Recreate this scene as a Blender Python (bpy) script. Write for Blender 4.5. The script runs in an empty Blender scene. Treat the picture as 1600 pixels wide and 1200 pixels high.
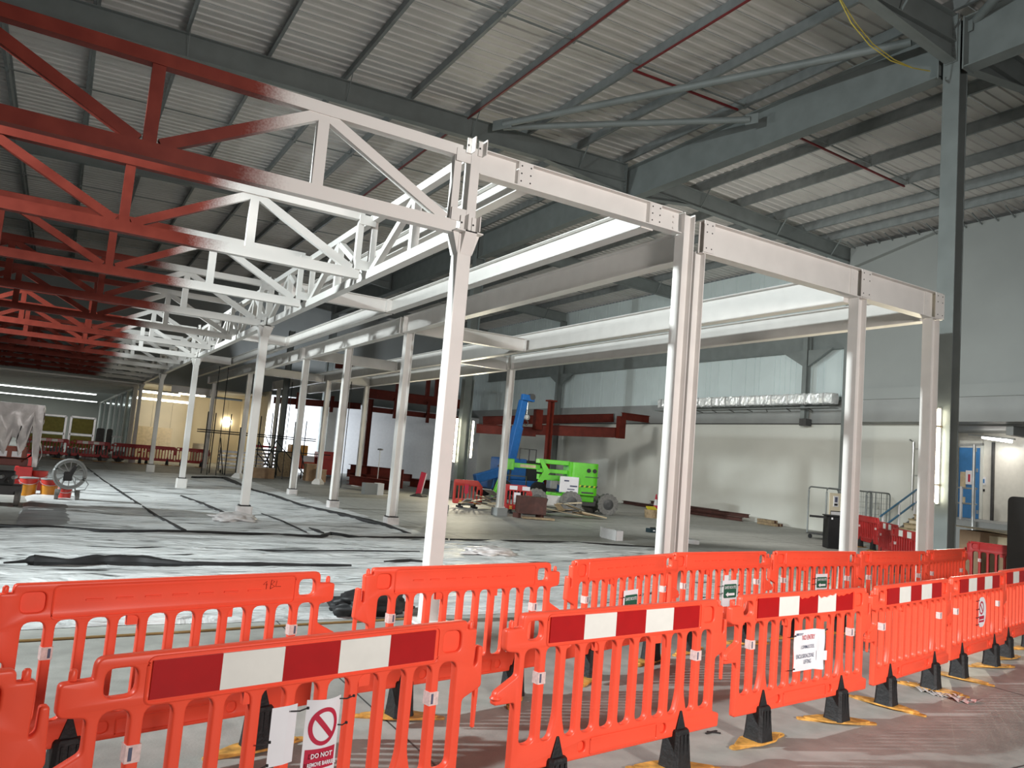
import bpy, bmesh, math, random
from mathutils import Vector, Matrix
S = bpy.context.scene
COL = S.collection
PI = math.pi
# ---------------------------------------------------------------- camera
yaw, pitch, roll = math.radians(30.13), math.radians(5.69), math.radians(4.81)
fw = Vector((math.sin(yaw)*math.cos(pitch), math.cos(yaw)*math.cos(pitch), math.sin(pitch)))
rt = Vector((math.cos(yaw), -math.sin(yaw), 0.0))
up = rt.cross(fw)
r2 = rt*math.cos(roll) + up*math.sin(roll)
u2 = -rt*math.sin(roll) + up*math.cos(roll)
cam = bpy.data.cameras.new('camera')
cam.sensor_width = 36.0
cam.lens = 36.0*1205.0/1600.0
cam.clip_start = 0.05
cam.clip_end = 400
camo = bpy.data.objects.new('camera', cam)
COL.objects.link(camo)
camo.matrix_world = Matrix(((r2.x, u2.x, -fw.x, 0.0), (r2.y, u2.y, -fw.y, 0.0), (r2.z, u2.z, -fw.z, 1.85), (0, 0, 0, 1)))
S.camera = camo
# ---------------------------------------------------------------- exposure, world, lights
S.view_settings.view_transform = 'Standard'
S.view_settings.look = 'None'
S.view_settings.gamma = 1.0
S.view_settings.use_curve_mapping = False
S.view_settings.exposure = 0.0
W = bpy.data.worlds.new('night_ambient')
S.world = W
W.use_nodes = True
W.node_tree.nodes['Background'].inputs[0].default_value = (0.80, 0.90, 0.92, 1)
W.node_tree.nodes['Background'].inputs[1].default_value = 0.10

def aim(o, tgt):
    d = Vector(tgt) - o.location
    o.rotation_euler = d.to_track_quat('-Z', 'Y').to_euler()

def area(name, loc, tgt, size, power, color, spread=180, sy=None):
    l = bpy.data.lights.new(name, 'AREA')
    l.energy = power
    l.color = color
    l.size = size
    if sy:
        l.shape = 'RECTANGLE'
        l.size_y = sy
    l.spread = math.radians(spread)
    o = bpy.data.objects.new(name, l)
    COL.objects.link(o)
    o.location = loc
    aim(o, tgt)
    return o

# tower flood standing left of the frame, rakes over the trusses and throws the barrier shadows
area('tower_flood_left', (-8.8, 8.5, 7.6), (6.0, 9.5, 2.6), 0.35, 950, (0.90, 0.99, 1.0), 85)
# second tower farther down the store
area('tower_flood_store', (-7.5, 23.0, 6.2), (5.0, 25, 2.0), 0.5, 850, (0.91, 0.99, 1.0), 95)
# site floods behind the photographer
area('site_flood_behind', (4.2, -6.5, 4.2), (7.2, 8, 3.3), 1.4, 585, (1.0, 0.94, 0.90), 100)
# flood by the scaffold, throws light on the far end wall
area('site_flood_far', (12.0, 47.5, 2.2), (13.6, 53, 2.5), 0.6, 620, (0.88, 0.93, 1.0), 120)
# added fill in the plant bay, brightens the right hand wall
area('bay_wall_fill', (16.5, 14.5, 5.2), (28, 26, 4.2), 1.0, 480, (1.0, 0.98, 0.92), 160)
# extra unseen fill beside the crane, lifts the wall and floor there
area('crane_side_fill', (16.6, 30.0, 5.6), (27, 34, 1.6), 0.8, 190, (1.0, 0.98, 0.92), 150)
# broad fill added to brighten the trading store beyond the red steel
area('store_fill', (-5.0, 74.0, 4.25), (-5.0, 74.0, 0), 14.0, 900, (0.95, 1.0, 0.97), 180, 40.0)

# ---------------------------------------------------------------- materials
def lin(c):
    return tuple((x/12.92 if x <= 0.04045 else ((x+0.055)/1.055)**2.4) for x in c)

def hexc(h):
    return lin(tuple(int(h[i:i+2], 16)/255 for i in (0, 2, 4)))

def mat(name, col, rough=0.6, metal=0.0, var=0.12, scale=6.0, bump=0.0, bscale=40.0, emit=None, estr=0.0, spec=0.5, stretch=None):
    m = bpy.data.materials.new(name)
    m.use_nodes = True
    nt = m.node_tree
    b = nt.nodes['Principled BSDF']
    b.inputs['Roughness'].default_value = rough
    b.inputs['Metallic'].default_value = metal
    b.inputs['Specular IOR Level'].default_value = spec
    if isinstance(col, str):
        col = hexc(col)
    if emit:
        b.inputs['Base Color'].default_value = (*col, 1)
        b.inputs['Emission Color'].default_value = (*emit, 1)
        b.inputs['Emission Strength'].default_value = estr
        return m
    g = nt.nodes.new('ShaderNodeNewGeometry')
    mp = nt.nodes.new('ShaderNodeMapping')
    if stretch:
        mp.inputs['Scale'].default_value = stretch
    nt.links.new(g.outputs['Position'], mp.inputs['Vector'])
    n = nt.nodes.new('ShaderNodeTexNoise')
    n.inputs['Scale'].default_value = scale
    n.inputs['Detail'].default_value = 5
    nt.links.new(mp.outputs['Vector'], n.inputs['Vector'])
    r = nt.nodes.new('ShaderNodeValToRGB')
    r.color_ramp.elements[0].position = 0.3
    r.color_ramp.elements[1].position = 0.7
    r.color_ramp.elements[0].color = (*[c*(1-var) for c in col], 1)
    r.color_ramp.elements[1].color = (*[min(1, c*(1+var)) for c in col], 1)
    nt.links.new(n.outputs['Fac'], r.inputs['Fac'])
    nt.links.new(r.outputs['Color'], b.inputs['Base Color'])
    if bump:
        n2 = nt.nodes.new('ShaderNodeTexNoise')
        n2.inputs['Scale'].default_value = bscale
        n2.inputs['Detail'].default_value = 4
        nt.links.new(mp.outputs['Vector'], n2.inputs['Vector'])
        bp = nt.nodes.new('ShaderNodeBump')
        bp.inputs['Strength'].default_value = bump
        bp.inputs['Distance'].default_value = 0.02
        nt.links.new(n2.outputs['Fac'], bp.inputs['Height'])
        nt.links.new(bp.outputs['Normal'], b.inputs['Normal'])
    return m

M = {}
M['white_steel'] = mat('white_painted_steel', (0.72, 0.70, 0.67), 0.42, var=0.04, scale=3)
M['grey_steel'] = mat('grey_painted_steel', (0.17, 0.19, 0.185), 0.5, var=0.10, scale=2)
M['galv'] = mat('galvanised_purlin_steel', (0.22, 0.24, 0.24), 0.45, 0.25, var=0.15, scale=3)
M['sheet'] = mat('white_liner_sheet', (0.56, 0.545, 0.52), 0.38, var=0.06, scale=1.5)
M['red_oxide'] = mat('red_oxide_steel', (0.10, 0.014, 0.008), 0.6, spec=0.2, var=0.18, scale=4)
M['red_pipe'] = mat('dark_red_conduit', (0.16, 0.012, 0.014), 0.45, var=0.1)
M['orange'] = mat('orange_moulded_plastic', (0.93, 0.094, 0.045), 0.40, var=0.03, scale=5, spec=0.4)
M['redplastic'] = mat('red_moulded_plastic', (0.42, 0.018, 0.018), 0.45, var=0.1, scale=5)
M['board_red'] = mat('retroreflective_red', (0.42, 0.004, 0.006), 0.28, var=0.06, scale=10)
M['board_white'] = mat('retroreflective_white', (0.78, 0.77, 0.72), 0.35, var=0.03, scale=14)
M['rubber'] = mat('black_rubber', (0.012, 0.012, 0.013), 0.62, var=0.3, scale=20, bump=0.3)
M['yellow'] = mat('worn_yellow_plastic', (0.60, 0.30, 0.06), 0.6, var=0.45, scale=14)
M['paper'] = mat('white_paper', (0.80, 0.79, 0.82), 0.5, var=0.03)
M['black'] = mat('matt_black', (0.012, 0.012, 0.013), 0.6, var=0.2)
M['sticker'] = mat('pale_sticker', (0.75, 0.55, 0.52), 0.5, var=0.15, scale=60)
M['sign_red'] = mat('sign_red', (0.50, 0.015, 0.05), 0.5, var=0.05)
M['sign_green'] = mat('sign_green', (0.012, 0.10, 0.06), 0.5, var=0.05)
M['ink'] = mat('grey_ink', (0.09, 0.10, 0.16), 0.6, var=0.05)
M['pinkink'] = mat('pink_ink', (0.60, 0.07, 0.08), 0.6, var=0.05)
M['wallwhite'] = mat('white_wall_lining', (0.68, 0.69, 0.64), 0.55, var=0.04, scale=0.7)
M['wallgrey'] = mat('grey_wall_lining', (0.265, 0.282, 0.275), 0.5, var=0.05, scale=0.6)
M['ledge'] = mat('grey_ledge_panel', (0.27, 0.28, 0.275), 0.55, var=0.08, scale=1)
M['clad'] = mat('grey_green_cladding', (0.58, 0.66, 0.66), 0.4, 0.0, var=0.05, scale=0.8)
M['cream'] = mat('cream_wall_board', (0.74, 0.66, 0.50), 0.55, var=0.05, scale=1)
M['tubeglow'] = mat('fluorescent_tube', (1, 1, 1), emit=(1.0, 0.93, 0.70), estr=26.0)
M['coolglow'] = mat('cool_strip_light', (1, 1, 1), emit=(0.93, 1.0, 0.97), estr=6.0)
M['warmglow'] = mat('warm_strip_light', (1, 1, 1), emit=(1.0, 0.90, 0.66), estr=9.0)
M['alum'] = mat('aluminium', (0.55, 0.56, 0.56), 0.35, 0.7, var=0.1)
M['greenlift'] = mat('bright_green_paint', (0.11, 0.55, 0.015), 0.35, var=0.06)
M['bluepaint'] = mat('blue_paint', (0.010, 0.085, 0.27), 0.4, var=0.12)
M['doorblue'] = mat('blue_door_paint', (0.05, 0.20, 0.46), 0.45, var=0.08)
M['cardboard'] = mat('brown_cardboard', (0.30, 0.19, 0.11), 0.7, var=0.15)
M['timber'] = mat('old_timber', (0.30, 0.22, 0.13), 0.7, var=0.3, scale=10)
M['darktimber'] = mat('dark_red_steel_offcut', (0.07, 0.022, 0.016), 0.6, var=0.3)
M['polythene'] = mat('milky_polythene', (0.58, 0.55, 0.54), 0.3, var=0.12, scale=8, bump=0.4, bscale=6)
M['tyre'] = mat('grey_tyre_rubber', (0.16, 0.155, 0.145), 0.7, var=0.3, scale=16)
M['olive'] = mat('olive_seat_fabric', (0.40, 0.36, 0.085), 0.7, var=0.15)
M['darkgrey'] = mat('dark_grey_paint', (0.05, 0.05, 0.05), 0.5, var=0.2)
M['foil'] = mat('crinkled_foil', (0.92, 0.97, 0.95), 0.3, 0.35, var=0.25, scale=9, bump=1.0, bscale=9)
M['hardwood'] = mat('pale_plywood', (0.55, 0.45, 0.30), 0.6, var=0.15)
M['bucketred'] = mat('red_bucket_plastic', (0.45, 0.03, 0.02), 0.45, var=0.1)
M['bucketyellow'] = mat('amber_bucket_plastic', (0.50, 0.20, 0.012), 0.4, var=0.1)
M['polystyrene'] = mat('white_block', (0.80, 0.80, 0.80), 0.6, var=0.04)
M['bluehandrail'] = mat('blue_handrail_paint', (0.06, 0.18, 0.30), 0.4, var=0.1)
M['step'] = mat('worn_buff_step', (0.36, 0.29, 0.17), 0.7, var=0.4, scale=9)
M['yellowcable'] = mat('yellow_cable', (0.50, 0.40, 0.06), 0.5, var=0.1)

def spray_mat():
    # red oxide primer on the store side, sprayed over white near the columns (a paint edge that stays on the steel)
    m = bpy.data.materials.new('part_sprayed_steel')
    m.use_nodes = True
    nt = m.node_tree
    b = nt.nodes['Principled BSDF']
    b.inputs['Roughness'].default_value = 0.55
    b.inputs['Specular IOR Level'].default_value = 0.22
    g = nt.nodes.new('ShaderNodeNewGeometry')
    sx = nt.nodes.new('ShaderNodeSeparateXYZ')
    nt.links.new(g.outputs['Position'], sx.inputs[0])
    n = nt.nodes.new('ShaderNodeTexNoise')
    n.inputs['Scale'].default_value = 0.55
    n.inputs['Detail'].default_value = 2
    nt.links.new(g.outputs['Position'], n.inputs['Vector'])
    n2 = nt.nodes.new('ShaderNodeTexNoise')
    n2.inputs['Scale'].default_value = 45
    nt.links.new(g.outputs['Position'], n2.inputs['Vector'])
    a = nt.nodes.new('ShaderNodeMath'); a.operation = 'MULTIPLY_ADD'
    a.inputs[1].default_value = 0.5; 
    nt.links.new(n.outputs['Fac'], a.inputs[0]); nt.links.new(sx.outputs['X'], a.inputs[2])
    a2 = nt.nodes.new('ShaderNodeMath'); a2.operation = 'MULTIPLY_ADD'
    a2.inputs[1].default_value = 0.22
    nt.links.new(n2.outputs['Fac'], a2.inputs[0]); nt.links.new(a.outputs[0], a2.inputs[2])
    mr = nt.nodes.new('ShaderNodeMapRange'); mr.interpolation_type = 'SMOOTHSTEP'
    mr.inputs['From Min'].default_value = 1.66
    mr.inputs['From Max'].default_value = 2.24
    nt.links.new(a2.outputs[0], mr.inputs['Value'])
    n3 = nt.nodes.new('ShaderNodeTexNoise'); n3.inputs['Scale'].default_value = 5
    nt.links.new(g.outputs['Position'], n3.inputs['Vector'])
    red = nt.nodes.new('ShaderNodeValToRGB')
    red.color_ramp.elements[0].position = 0.3; red.color_ramp.elements[1].position = 0.75
    red.color_ramp.elements[0].color = (0.125, 0.015, 0.008, 1)
    red.color_ramp.elements[1].color = (0.17, 0.025, 0.014, 1)
    nt.links.new(n3.outputs['Fac'], red.inputs['Fac'])
    mx = nt.nodes.new('ShaderNodeMix'); mx.data_type = 'RGBA'
    nt.links.new(mr.outputs['Result'], mx.inputs['Factor'])
    nt.links.new(red.outputs['Color'], mx.inputs[6])
    mx.inputs[7].default_value = (0.72, 0.70, 0.67, 1)
    nt.links.new(mx.outputs[2], b.inputs['Base Color'])
    return m
M['spray'] = spray_mat()

def glass_mat():
    m = bpy.data.materials.new('partition_glass')
    m.use_nodes = True
    nt = m.node_tree
    nt.nodes.remove(nt.nodes['Principled BSDF'])
    out = nt.nodes['Material Output']
    t = nt.nodes.new('ShaderNodeBsdfTransparent'); t.inputs[0].default_value = (0.86, 0.90, 0.89, 1)
    g = nt.nodes.new('ShaderNodeBsdfGlossy'); g.inputs['Roughness'].default_value = 0.12
    g.inputs[0].default_value = (0.8, 0.85, 0.85, 1)
    f = nt.nodes.new('ShaderNodeFresnel'); f.inputs[0].default_value = 1.5
    mx = nt.nodes.new('ShaderNodeMixShader')
    nt.links.new(f.outputs[0], mx.inputs[0]); nt.links.new(t.outputs[0], mx.inputs[1]); nt.links.new(g.outputs[0], mx.inputs[2])
    nt.links.new(mx.outputs[0], out.inputs['Surface'])
    return m
M['glass'] = glass_mat()

def concrete_mat():
    m = bpy.data.materials.new('site_concrete')
    m.use_nodes = True
    nt = m.node_tree
    b = nt.nodes['Principled BSDF']
    g = nt.nodes.new('ShaderNodeNewGeometry')
    def noise(sc, det=5, st=None):
        n = nt.nodes.new('ShaderNodeTexNoise'); n.inputs['Scale'].default_value = sc; n.inputs['Detail'].default_value = det
        if st:
            mp = nt.nodes.new('ShaderNodeMapping'); mp.inputs['Scale'].default_value = st
            nt.links.new(g.outputs['Position'], mp.inputs['Vector']); nt.links.new(mp.outputs['Vector'], n.inputs['Vector'])
        else:
            nt.links.new(g.outputs['Position'], n.inputs['Vector'])
        return n
    a = noise(0.35, 6, (0.5, 1.6, 1)); c = noise(5, 6); d = noise(60, 3)
    r = nt.nodes.new('ShaderNodeValToRGB')
    r.color_ramp.elements[0].position = 0.32; r.color_ramp.elements[1].position = 0.68
    r.color_ramp.elements[0].color = (0.275, 0.275, 0.255, 1); r.color_ramp.elements[1].color = (0.43, 0.43, 0.40, 1)
    nt.links.new(a.outputs['Fac'], r.inputs['Fac'])
    mx = nt.nodes.new('ShaderNodeMix'); mx.data_type = 'RGBA'; mx.blend_type = 'MULTIPLY'; mx.inputs[0].default_value = 0.55
    r2_ = nt.nodes.new('ShaderNodeValToRGB')
    r2_.color_ramp.elements[0].position = 0.35; r2_.color_ramp.elements[1].position = 0.62
    r2_.color_ramp.elements[0].color = (0.72, 0.72, 0.72, 1); r2_.color_ramp.elements[1].color = (1.1, 1.1, 1.1, 1)
    nt.links.new(c.outputs['Fac'], r2_.inputs['Fac'])
    nt.links.new(r.outputs['Color'], mx.inputs[6]); nt.links.new(r2_.outputs['Color'], mx.inputs[7])
    nt.links.new(mx.outputs[2], b.inputs['Base Color'])
    b.inputs['Roughness'].default_value = 0.55
    bp = nt.nodes.new('ShaderNodeBump'); bp.inputs['Strength'].default_value = 0.25; bp.inputs['Distance'].default_value = 0.01
    nt.links.new(d.outputs['Fac'], bp.inputs['Height']); nt.links.new(bp.outputs['Normal'], b.inputs['Normal'])
    return m
M['concrete'] = concrete_mat()

def membrane_mat():
    m = bpy.data.materials.new('dusty_membrane')
    m.use_nodes = True
    nt = m.node_tree
    b = nt.nodes['Principled BSDF']
    g = nt.nodes.new('ShaderNodeNewGeometry')
    def noise(sc, st, det=6, dist=0.0):
        mp = nt.nodes.new('ShaderNodeMapping'); mp.inputs['Scale'].default_value = st
        n = nt.nodes.new('ShaderNodeTexNoise'); n.inputs['Scale'].default_value = sc; n.inputs['Detail'].default_value = det
        n.inputs['Distortion'].default_value = dist
        nt.links.new(g.outputs['Position'], mp.inputs['Vector']); nt.links.new(mp.outputs['Vector'], n.inputs['Vector'])
        return n
    a = noise(1.0, (0.5, 1.7, 1), 7, 0.6)
    r = nt.nodes.new('ShaderNodeValToRGB')
    e = r.color_ramp.elements
    e[0].position = 0.30; e[0].color = (0.24, 0.25, 0.25, 1)
    e[1].position = 0.66; e[1].color = (0.74, 0.76, 0.76, 1)
    k = e.new(0.44); k.color = (0.62, 0.635, 0.635, 1)
    nt.links.new(a.outputs['Fac'], r.inputs['Fac'])
    s = noise(2.0, (0.35, 3.2, 1), 4, 1.2)      # scuffs where the black shows through the dust
    r3 = nt.nodes.new('ShaderNodeValToRGB')
    r3.color_ramp.elements[0].position = 0.33; r3.color_ramp.elements[0].color = (1, 1, 1, 1)
    r3.color_ramp.elements[1].position = 0.40; r3.color_ramp.elements[1].color = (0, 0, 0, 1)
    nt.links.new(s.outputs['Fac'], r3.inputs['Fac'])
    mx = nt.nodes.new('ShaderNodeMix'); mx.data_type = 'RGBA'
    nt.links.new(r3.outputs['Color'], mx.inputs[0]); nt.links.new(r.outputs['Color'], mx.inputs[6])
    mx.inputs[7].default_value = (0.05, 0.052, 0.052, 1)
    nt.links.new(mx.outputs[2], b.inputs['Base Color'])
    b.inputs['Roughness'].default_value = 0.42
    w = noise(3.0, (0.5, 2.2, 1), 6, 1.5)
    bp = nt.nodes.new('ShaderNodeBump'); bp.inputs['Strength'].default_value = 1.0; bp.inputs['Distance'].default_value = 0.09
    nt.links.new(w.outputs['Fac'], bp.inputs['Height']); nt.links.new(bp.outputs['Normal'], b.inputs['Normal'])
    return m
M['membrane'] = membrane_mat()

# ---------------------------------------------------------------- geometry helpers
class MB:
    def __init__(self, off=(0, 0, 0)):
        self.v = []; self.f = []; self.o = Vector(off)
    def add(self, vs, fs):
        n = len(self.v)
        self.v += [tuple(Vector(p) - self.o) for p in vs]
        self.f += [tuple(i+n for i in q) for q in fs]
        return self
    def box(self, x0, x1, y0, y1, z0, z1):
        vs = [(x, y, z) for z in (z0, z1) for y in (y0, y1) for x in (x0, x1)]
        return self.add(vs, [(0, 2, 3, 1), (4, 5, 7, 6), (0, 1, 5, 4), (2, 6, 7, 3), (0, 4, 6, 2), (1, 3, 7, 5)])
    def bar(self, p0, p1, w, h, upv=(0, 0, 1), ext=0.0):
        p0 = Vector(p0); p1 = Vector(p1); d = (p1-p0).normalized()
        p0 = p0-d*ext; p1 = p1+d*ext
        u = Vector(upv); s = d.cross(u)
        if s.length < 1e-4:
            s = d.cross(Vector((1, 0, 0)))
        s.normalize(); u = s.cross(d).normalized()
        vs = []
        for p in (p0, p1):
            for a, b in ((-1, -1), (1, -1), (1, 1), (-1, 1)):
                vs.append(p + s*(a*w/2) + u*(b*h/2))
        return self.add(vs, [(0, 3, 2, 1), (4, 5, 6, 7), (0, 1, 5, 4), (1, 2, 6, 5), (2, 3, 7, 6), (3, 0, 4, 7)])
    def prof(self, pts, p0, p1, s, u):
        # extrude a closed 2-D profile (in s,u) from p0 to p1
        p0 = Vector(p0); p1 = Vector(p1); n = len(pts)
        vs = [p0 + s*a + u*b for a, b in pts] + [p1 + s*a + u*b for a, b in pts]
        fs = [(i, (i+1) % n, n+(i+1) % n, n+i) for i in range(n)]
        fs += [tuple(range(n-1, -1, -1)), tuple(range(n, 2*n))]
        return self.add(vs, fs)
    def ibeam(self, p0, p1, h, b, tf=0.016, tw=0.011, upv=(0, 0, 1)):
        d = (Vector(p1)-Vector(p0)).normalized(); u = Vector(upv)
        s = d.cross(u).normalized(); u = s.cross(d).normalized()
        H, B, t = h/2, b/2, tw/2
        pts = [(-B, -H), (B, -H), (B, -H+tf), (t, -H+tf), (t, H-tf), (B, H-tf), (B, H), (-B, H), (-B, H-tf), (-t, H-tf), (-t, -H+tf), (-B, -H+tf)]
        return self.prof(pts, p0, p1, s, u)
    def tube(self, pts, r, n=8, flat=1.0, closed=False, rs=None):
        pts = [Vector(p) for p in pts]; m = len(pts); vs = []
        for i, p in enumerate(pts):
            if closed:
                d = pts[(i+1) % m]-pts[(i-1) % m]
            else:
                d = pts[min(i+1, m-1)]-pts[max(i-1, 0)]
            d.normalize()
            a = Vector((0, 0, 1)) if abs(d.z) < 0.95 else Vector((1, 0, 0))
            s = d.cross(a).normalized(); u = s.cross(d).normalized()
            rr = rs[i] if rs else r
            for k in range(n):
                t = 2*PI*k/n
                vs.append(p + s*(rr*math.cos(t)) + u*(rr*flat*math.sin(t)))
        fs = []
        for i in range(m if closed else m-1):
            j = (i+1) % m
            for k in range(n):
                q = (k+1) % n
                fs.append((i*n+k, i*n+q, j*n+q, j*n+k))
        if not closed:
            fs += [tuple(range(n-1, -1, -1)), tuple((m-1)*n+k for k in range(n))]
        return self.add(vs, fs)
    def lathe(self, prof, c=(0, 0, 0), n=16, axis='z'):
        vs = []; c = Vector(c); m = len(prof)
        for r, z in prof:
            for k in range(n):
                t = 2*PI*k/n
                a, b = r*math.cos(t), r*math.sin(t)
                vs.append(c + {'z': Vector((a, b, z)), 'x': Vector((z, a, b)), 'y': Vector((b, z, a))}[axis])
        fs = []
        for i in range(m-1):
            for k in range(n):
                q = (k+1) % n
                fs.append((i*n+k, i*n+q, (i+1)*n+q, (i+1)*n+k))
        if prof[0][0] > 1e-5:
            fs.append(tuple(range(n-1, -1, -1)))
        if prof[-1][0] > 1e-5:
            fs.append(tuple((m-1)*n+k for k in range(n)))
        return self.add(vs, fs)
    def prism(self, poly, axis, a, b):
        # polygon in the plane normal to axis, extruded from a to b along it
        def P(p, t):
            return {'x': (t, p[0], p[1]), 'y': (p[0], t, p[1]), 'z': (p[0], p[1], t)}[axis]
        n = len(poly)
        vs = [P(p, a) for p in poly]+[P(p, b) for p in poly]
        fs = [(i, (i+1) % n, n+(i+1) % n, n+i) for i in range(n)]+[tuple(range(n-1, -1, -1)), tuple(range(n, 2*n))]
        return self.add(vs, fs)
    def mesh(self, name, m, smooth=False, bevel=0.0):
        me = bpy.data.meshes.new(name)
        me.from_pydata(self.v, [], self.f)
        bm = bmesh.new(); bm.from_mesh(me)
        bmesh.ops.recalc_face_normals(bm, faces=bm.faces)
        if bevel:
            bmesh.ops.bevel(bm, geom=[e for e in bm.edges if len(e.link_faces) == 2 and e.calc_face_angle(0) > 0.6], offset=bevel, segments=2, affect='EDGES', profile=0.6)
        if smooth:
            for f in bm.faces:
                f.smooth = True
            for e in bm.edges:
                if len(e.link_faces) == 2 and e.calc_face_angle(0) > 0.7:
                    e.smooth = False
        bm.to_mesh(me); bm.free()
        me.materials.append(m)
        return me
    def build(self, name, m, parent=None, smooth=False, bevel=0.0, loc=None):
        o = bpy.data.objects.new(name, self.mesh(name, m, smooth, bevel))
        COL.objects.link(o)
        if parent is not None:
            o.parent = parent
        if loc:
            o.location = loc
        return o

def tag(o, label, cat, group=None, kind=None):
    o['label'] = label; o['category'] = cat
    if group:
        o['group'] = group
    if kind:
        o['kind'] = kind
    return o

def thing(name, label, cat, loc=(0, 0, 0), rz=0.0, group=None):
    o = bpy.data.objects.new(name, None)
    COL.objects.link(o)
    o.location = loc; o.rotation_euler = (0, 0, rz)
    o.empty_display_size = 0.1
    return tag(o, label, cat, group)

def struct(o, label=None):
    o['kind'] = 'structure'
    if label:
        o['label'] = label
    return o

def dup(root, loc, rz, label=None, group=None):
    r = root.copy(); COL.objects.link(r)
    r.location = loc; r.rotation_euler = (0, 0, rz)
    if label:
        r['label'] = label
    if group:
        r['group'] = group
    for ch in list(root.children):
        c = ch.copy(); COL.objects.link(c); c.parent = r
        for g in list(ch.children):
            d = g.copy(); COL.objects.link(d); d.parent = c
    return r

def share(name, me, parent, loc, rz=0.0):
    o = bpy.data.objects.new(name, me)
    COL.objects.link(o); o.parent = parent; o.location = loc; o.rotation_euler = (0, 0, rz)
    return o

ORD = ['first', 'second', 'third', 'fourth', 'fifth', 'sixth', 'seventh', 'eighth', 'ninth', 'tenth', 'eleventh', 'twelfth', 'thirteenth', 'fourteenth', 'fifteenth', 'sixteenth']
# ================================================================ the building
XW = 28.2      # right hand wall
XR = 15.6      # ridge and internal stanchion line
FR = [9.12, 20.2, 30.8, 41.5, 52.2]     # portal frames
def zr(x):     # top of rafter
    return 12.12 - 0.031*abs(x-XR)

# floor
fl = MB()
nx, ny = 24, 58
fl.add([(-20+i*(XW+20.4)/nx, -6+j*2.0, 0) for j in range(ny+1) for i in range(nx+1)],
       [(j*(nx+1)+i, j*(nx+1)+i+1, (j+1)*(nx+1)+i+1, (j+1)*(nx+1)+i) for j in range(ny) for i in range(nx)])
floor = struct(fl.build('floor', M['concrete']))
# saw cut joints of the slab, a dark recess strip each
jn = MB()
for y in (3.0, 9.0, 17.0, 22.0, 27.0, 33.0, 40.0):
    jn.box(-18, 28, y-0.006, y+0.006, 0.0005, 0.0022)
for x in (2.2, 8.4, 14.6, 20.6):
    jn.box(x-0.006, x+0.006, -5, 52, 0.0005, 0.0022)
jn.build('slab_joint', M['darkgrey'], floor)

# roof: white ribbed liner panels, 1 m wide, on two slopes
ceiling = bpy.data.objects.new('ceiling', None); COL.objects.link(ceiling); struct(ceiling)
def roof_panel(x0, x1):
    mb = MB()
    pr = []
    for k in range(3):
        b = k/3.0
        pr += [(b, 0.0), (b+0.045, 0.0), (b+0.068, 0.032), (b+0.265, 0.032), (b+0.288, 0.0)]
    pr.append((0.985, 0.0)); pr.append((0.985, 0.05)); pr.append((1.0, 0.05))
    z0, z1 = zr(x0)+0.32, zr(x1)+0.32
    n = len(pr)
    mb.add([(x0, y, z0+z) for y, z in pr]+[(x1, y, z1+z) for y, z in pr], [(i, i+1, n+i+1, n+i) for i in range(n-1)])
    return mb.mesh('roof_panel', M['sheet'])
pl, pr_ = roof_panel(-15.0, XR), roof_panel(XR, XW+0.3)
for j in range(-4, 58):
    share('roof_panel', pl, ceiling, (0, j, 0)); share('roof_panel', pr_, ceiling, (0, j, 0))

# purlins
def purlin(x, i, slope):
    mb = MB((x, 0, 0)); z = zr(x); s = 1 if slope == 'l' else -1
    mb.box(x-0.006, x+0.006, -4, 57.8, z, z+0.305)
    mb.box(min(x, x-s*0.075), max(x, x-s*0.075), -4, 57.8, z, z+0.007)
    mb.box(min(x, x+s*0.075), max(x, x+s*0.075), -4, 57.8, z+0.298, z+0.305)
    o = mb.build('purlin', M['galv'], loc=(x, 0, 0))
    ways = ['first', 'second', 'third', 'fourth', 'fifth', 'sixth', 'seventh', 'eighth', 'ninth', 'tenth', 'eleventh', 'twelfth', 'thirteenth', 'fourteenth', 'fifteenth']
    return tag(o, 'galvanised roof purlin, %s one %s the deep grey valley beam' % (ways[i], 'left of' if slope == 'l' else 'right of'), 'purlin', 'roof purlins')
PL = [15.3, 13.45, 11.55, 9.5, 7.6, 5.65, 3.6, 1.6, -0.4, -2.4, -4.4, -6.4, -8.4, -10.4, -12.4]
PR = [16.9, 18.8, 20.85, 22.8, 24.5, 26.0]
for i, x in enumerate(PL):
    purlin(x, i, 'l')
for i, x in enumerate(PR):
    purlin(x, i, 'r')
# tie rods between purlins at mid bay
TIE = ['near', 'second', 'third', 'far']
for k, y in enumerate((14.8, 25.5, 36.2, 46.8)):
    mb = MB((0, y, 0))
    xs = sorted(PL+PR)
    for a, b in zip(xs[:-1], xs[1:]):
        mb.bar((a, y, zr(a)+0.06), (b, y, zr(b)+0.06), 0.045, 0.03)
    for a in xs:
        mb.box(a-0.03, a+0.03, y-0.04, y+0.04, zr(a)-0.02, zr(a)+0.2)
    o = mb.build('purlin_tie', M['grey_steel'], loc=(0, y, 0))
    tag(o, 'thin grey purlin tie line crossing the roof at mid bay, %s from the camera' % ['first', 'second', 'third', 'fourth'][k], 'tie')

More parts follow.
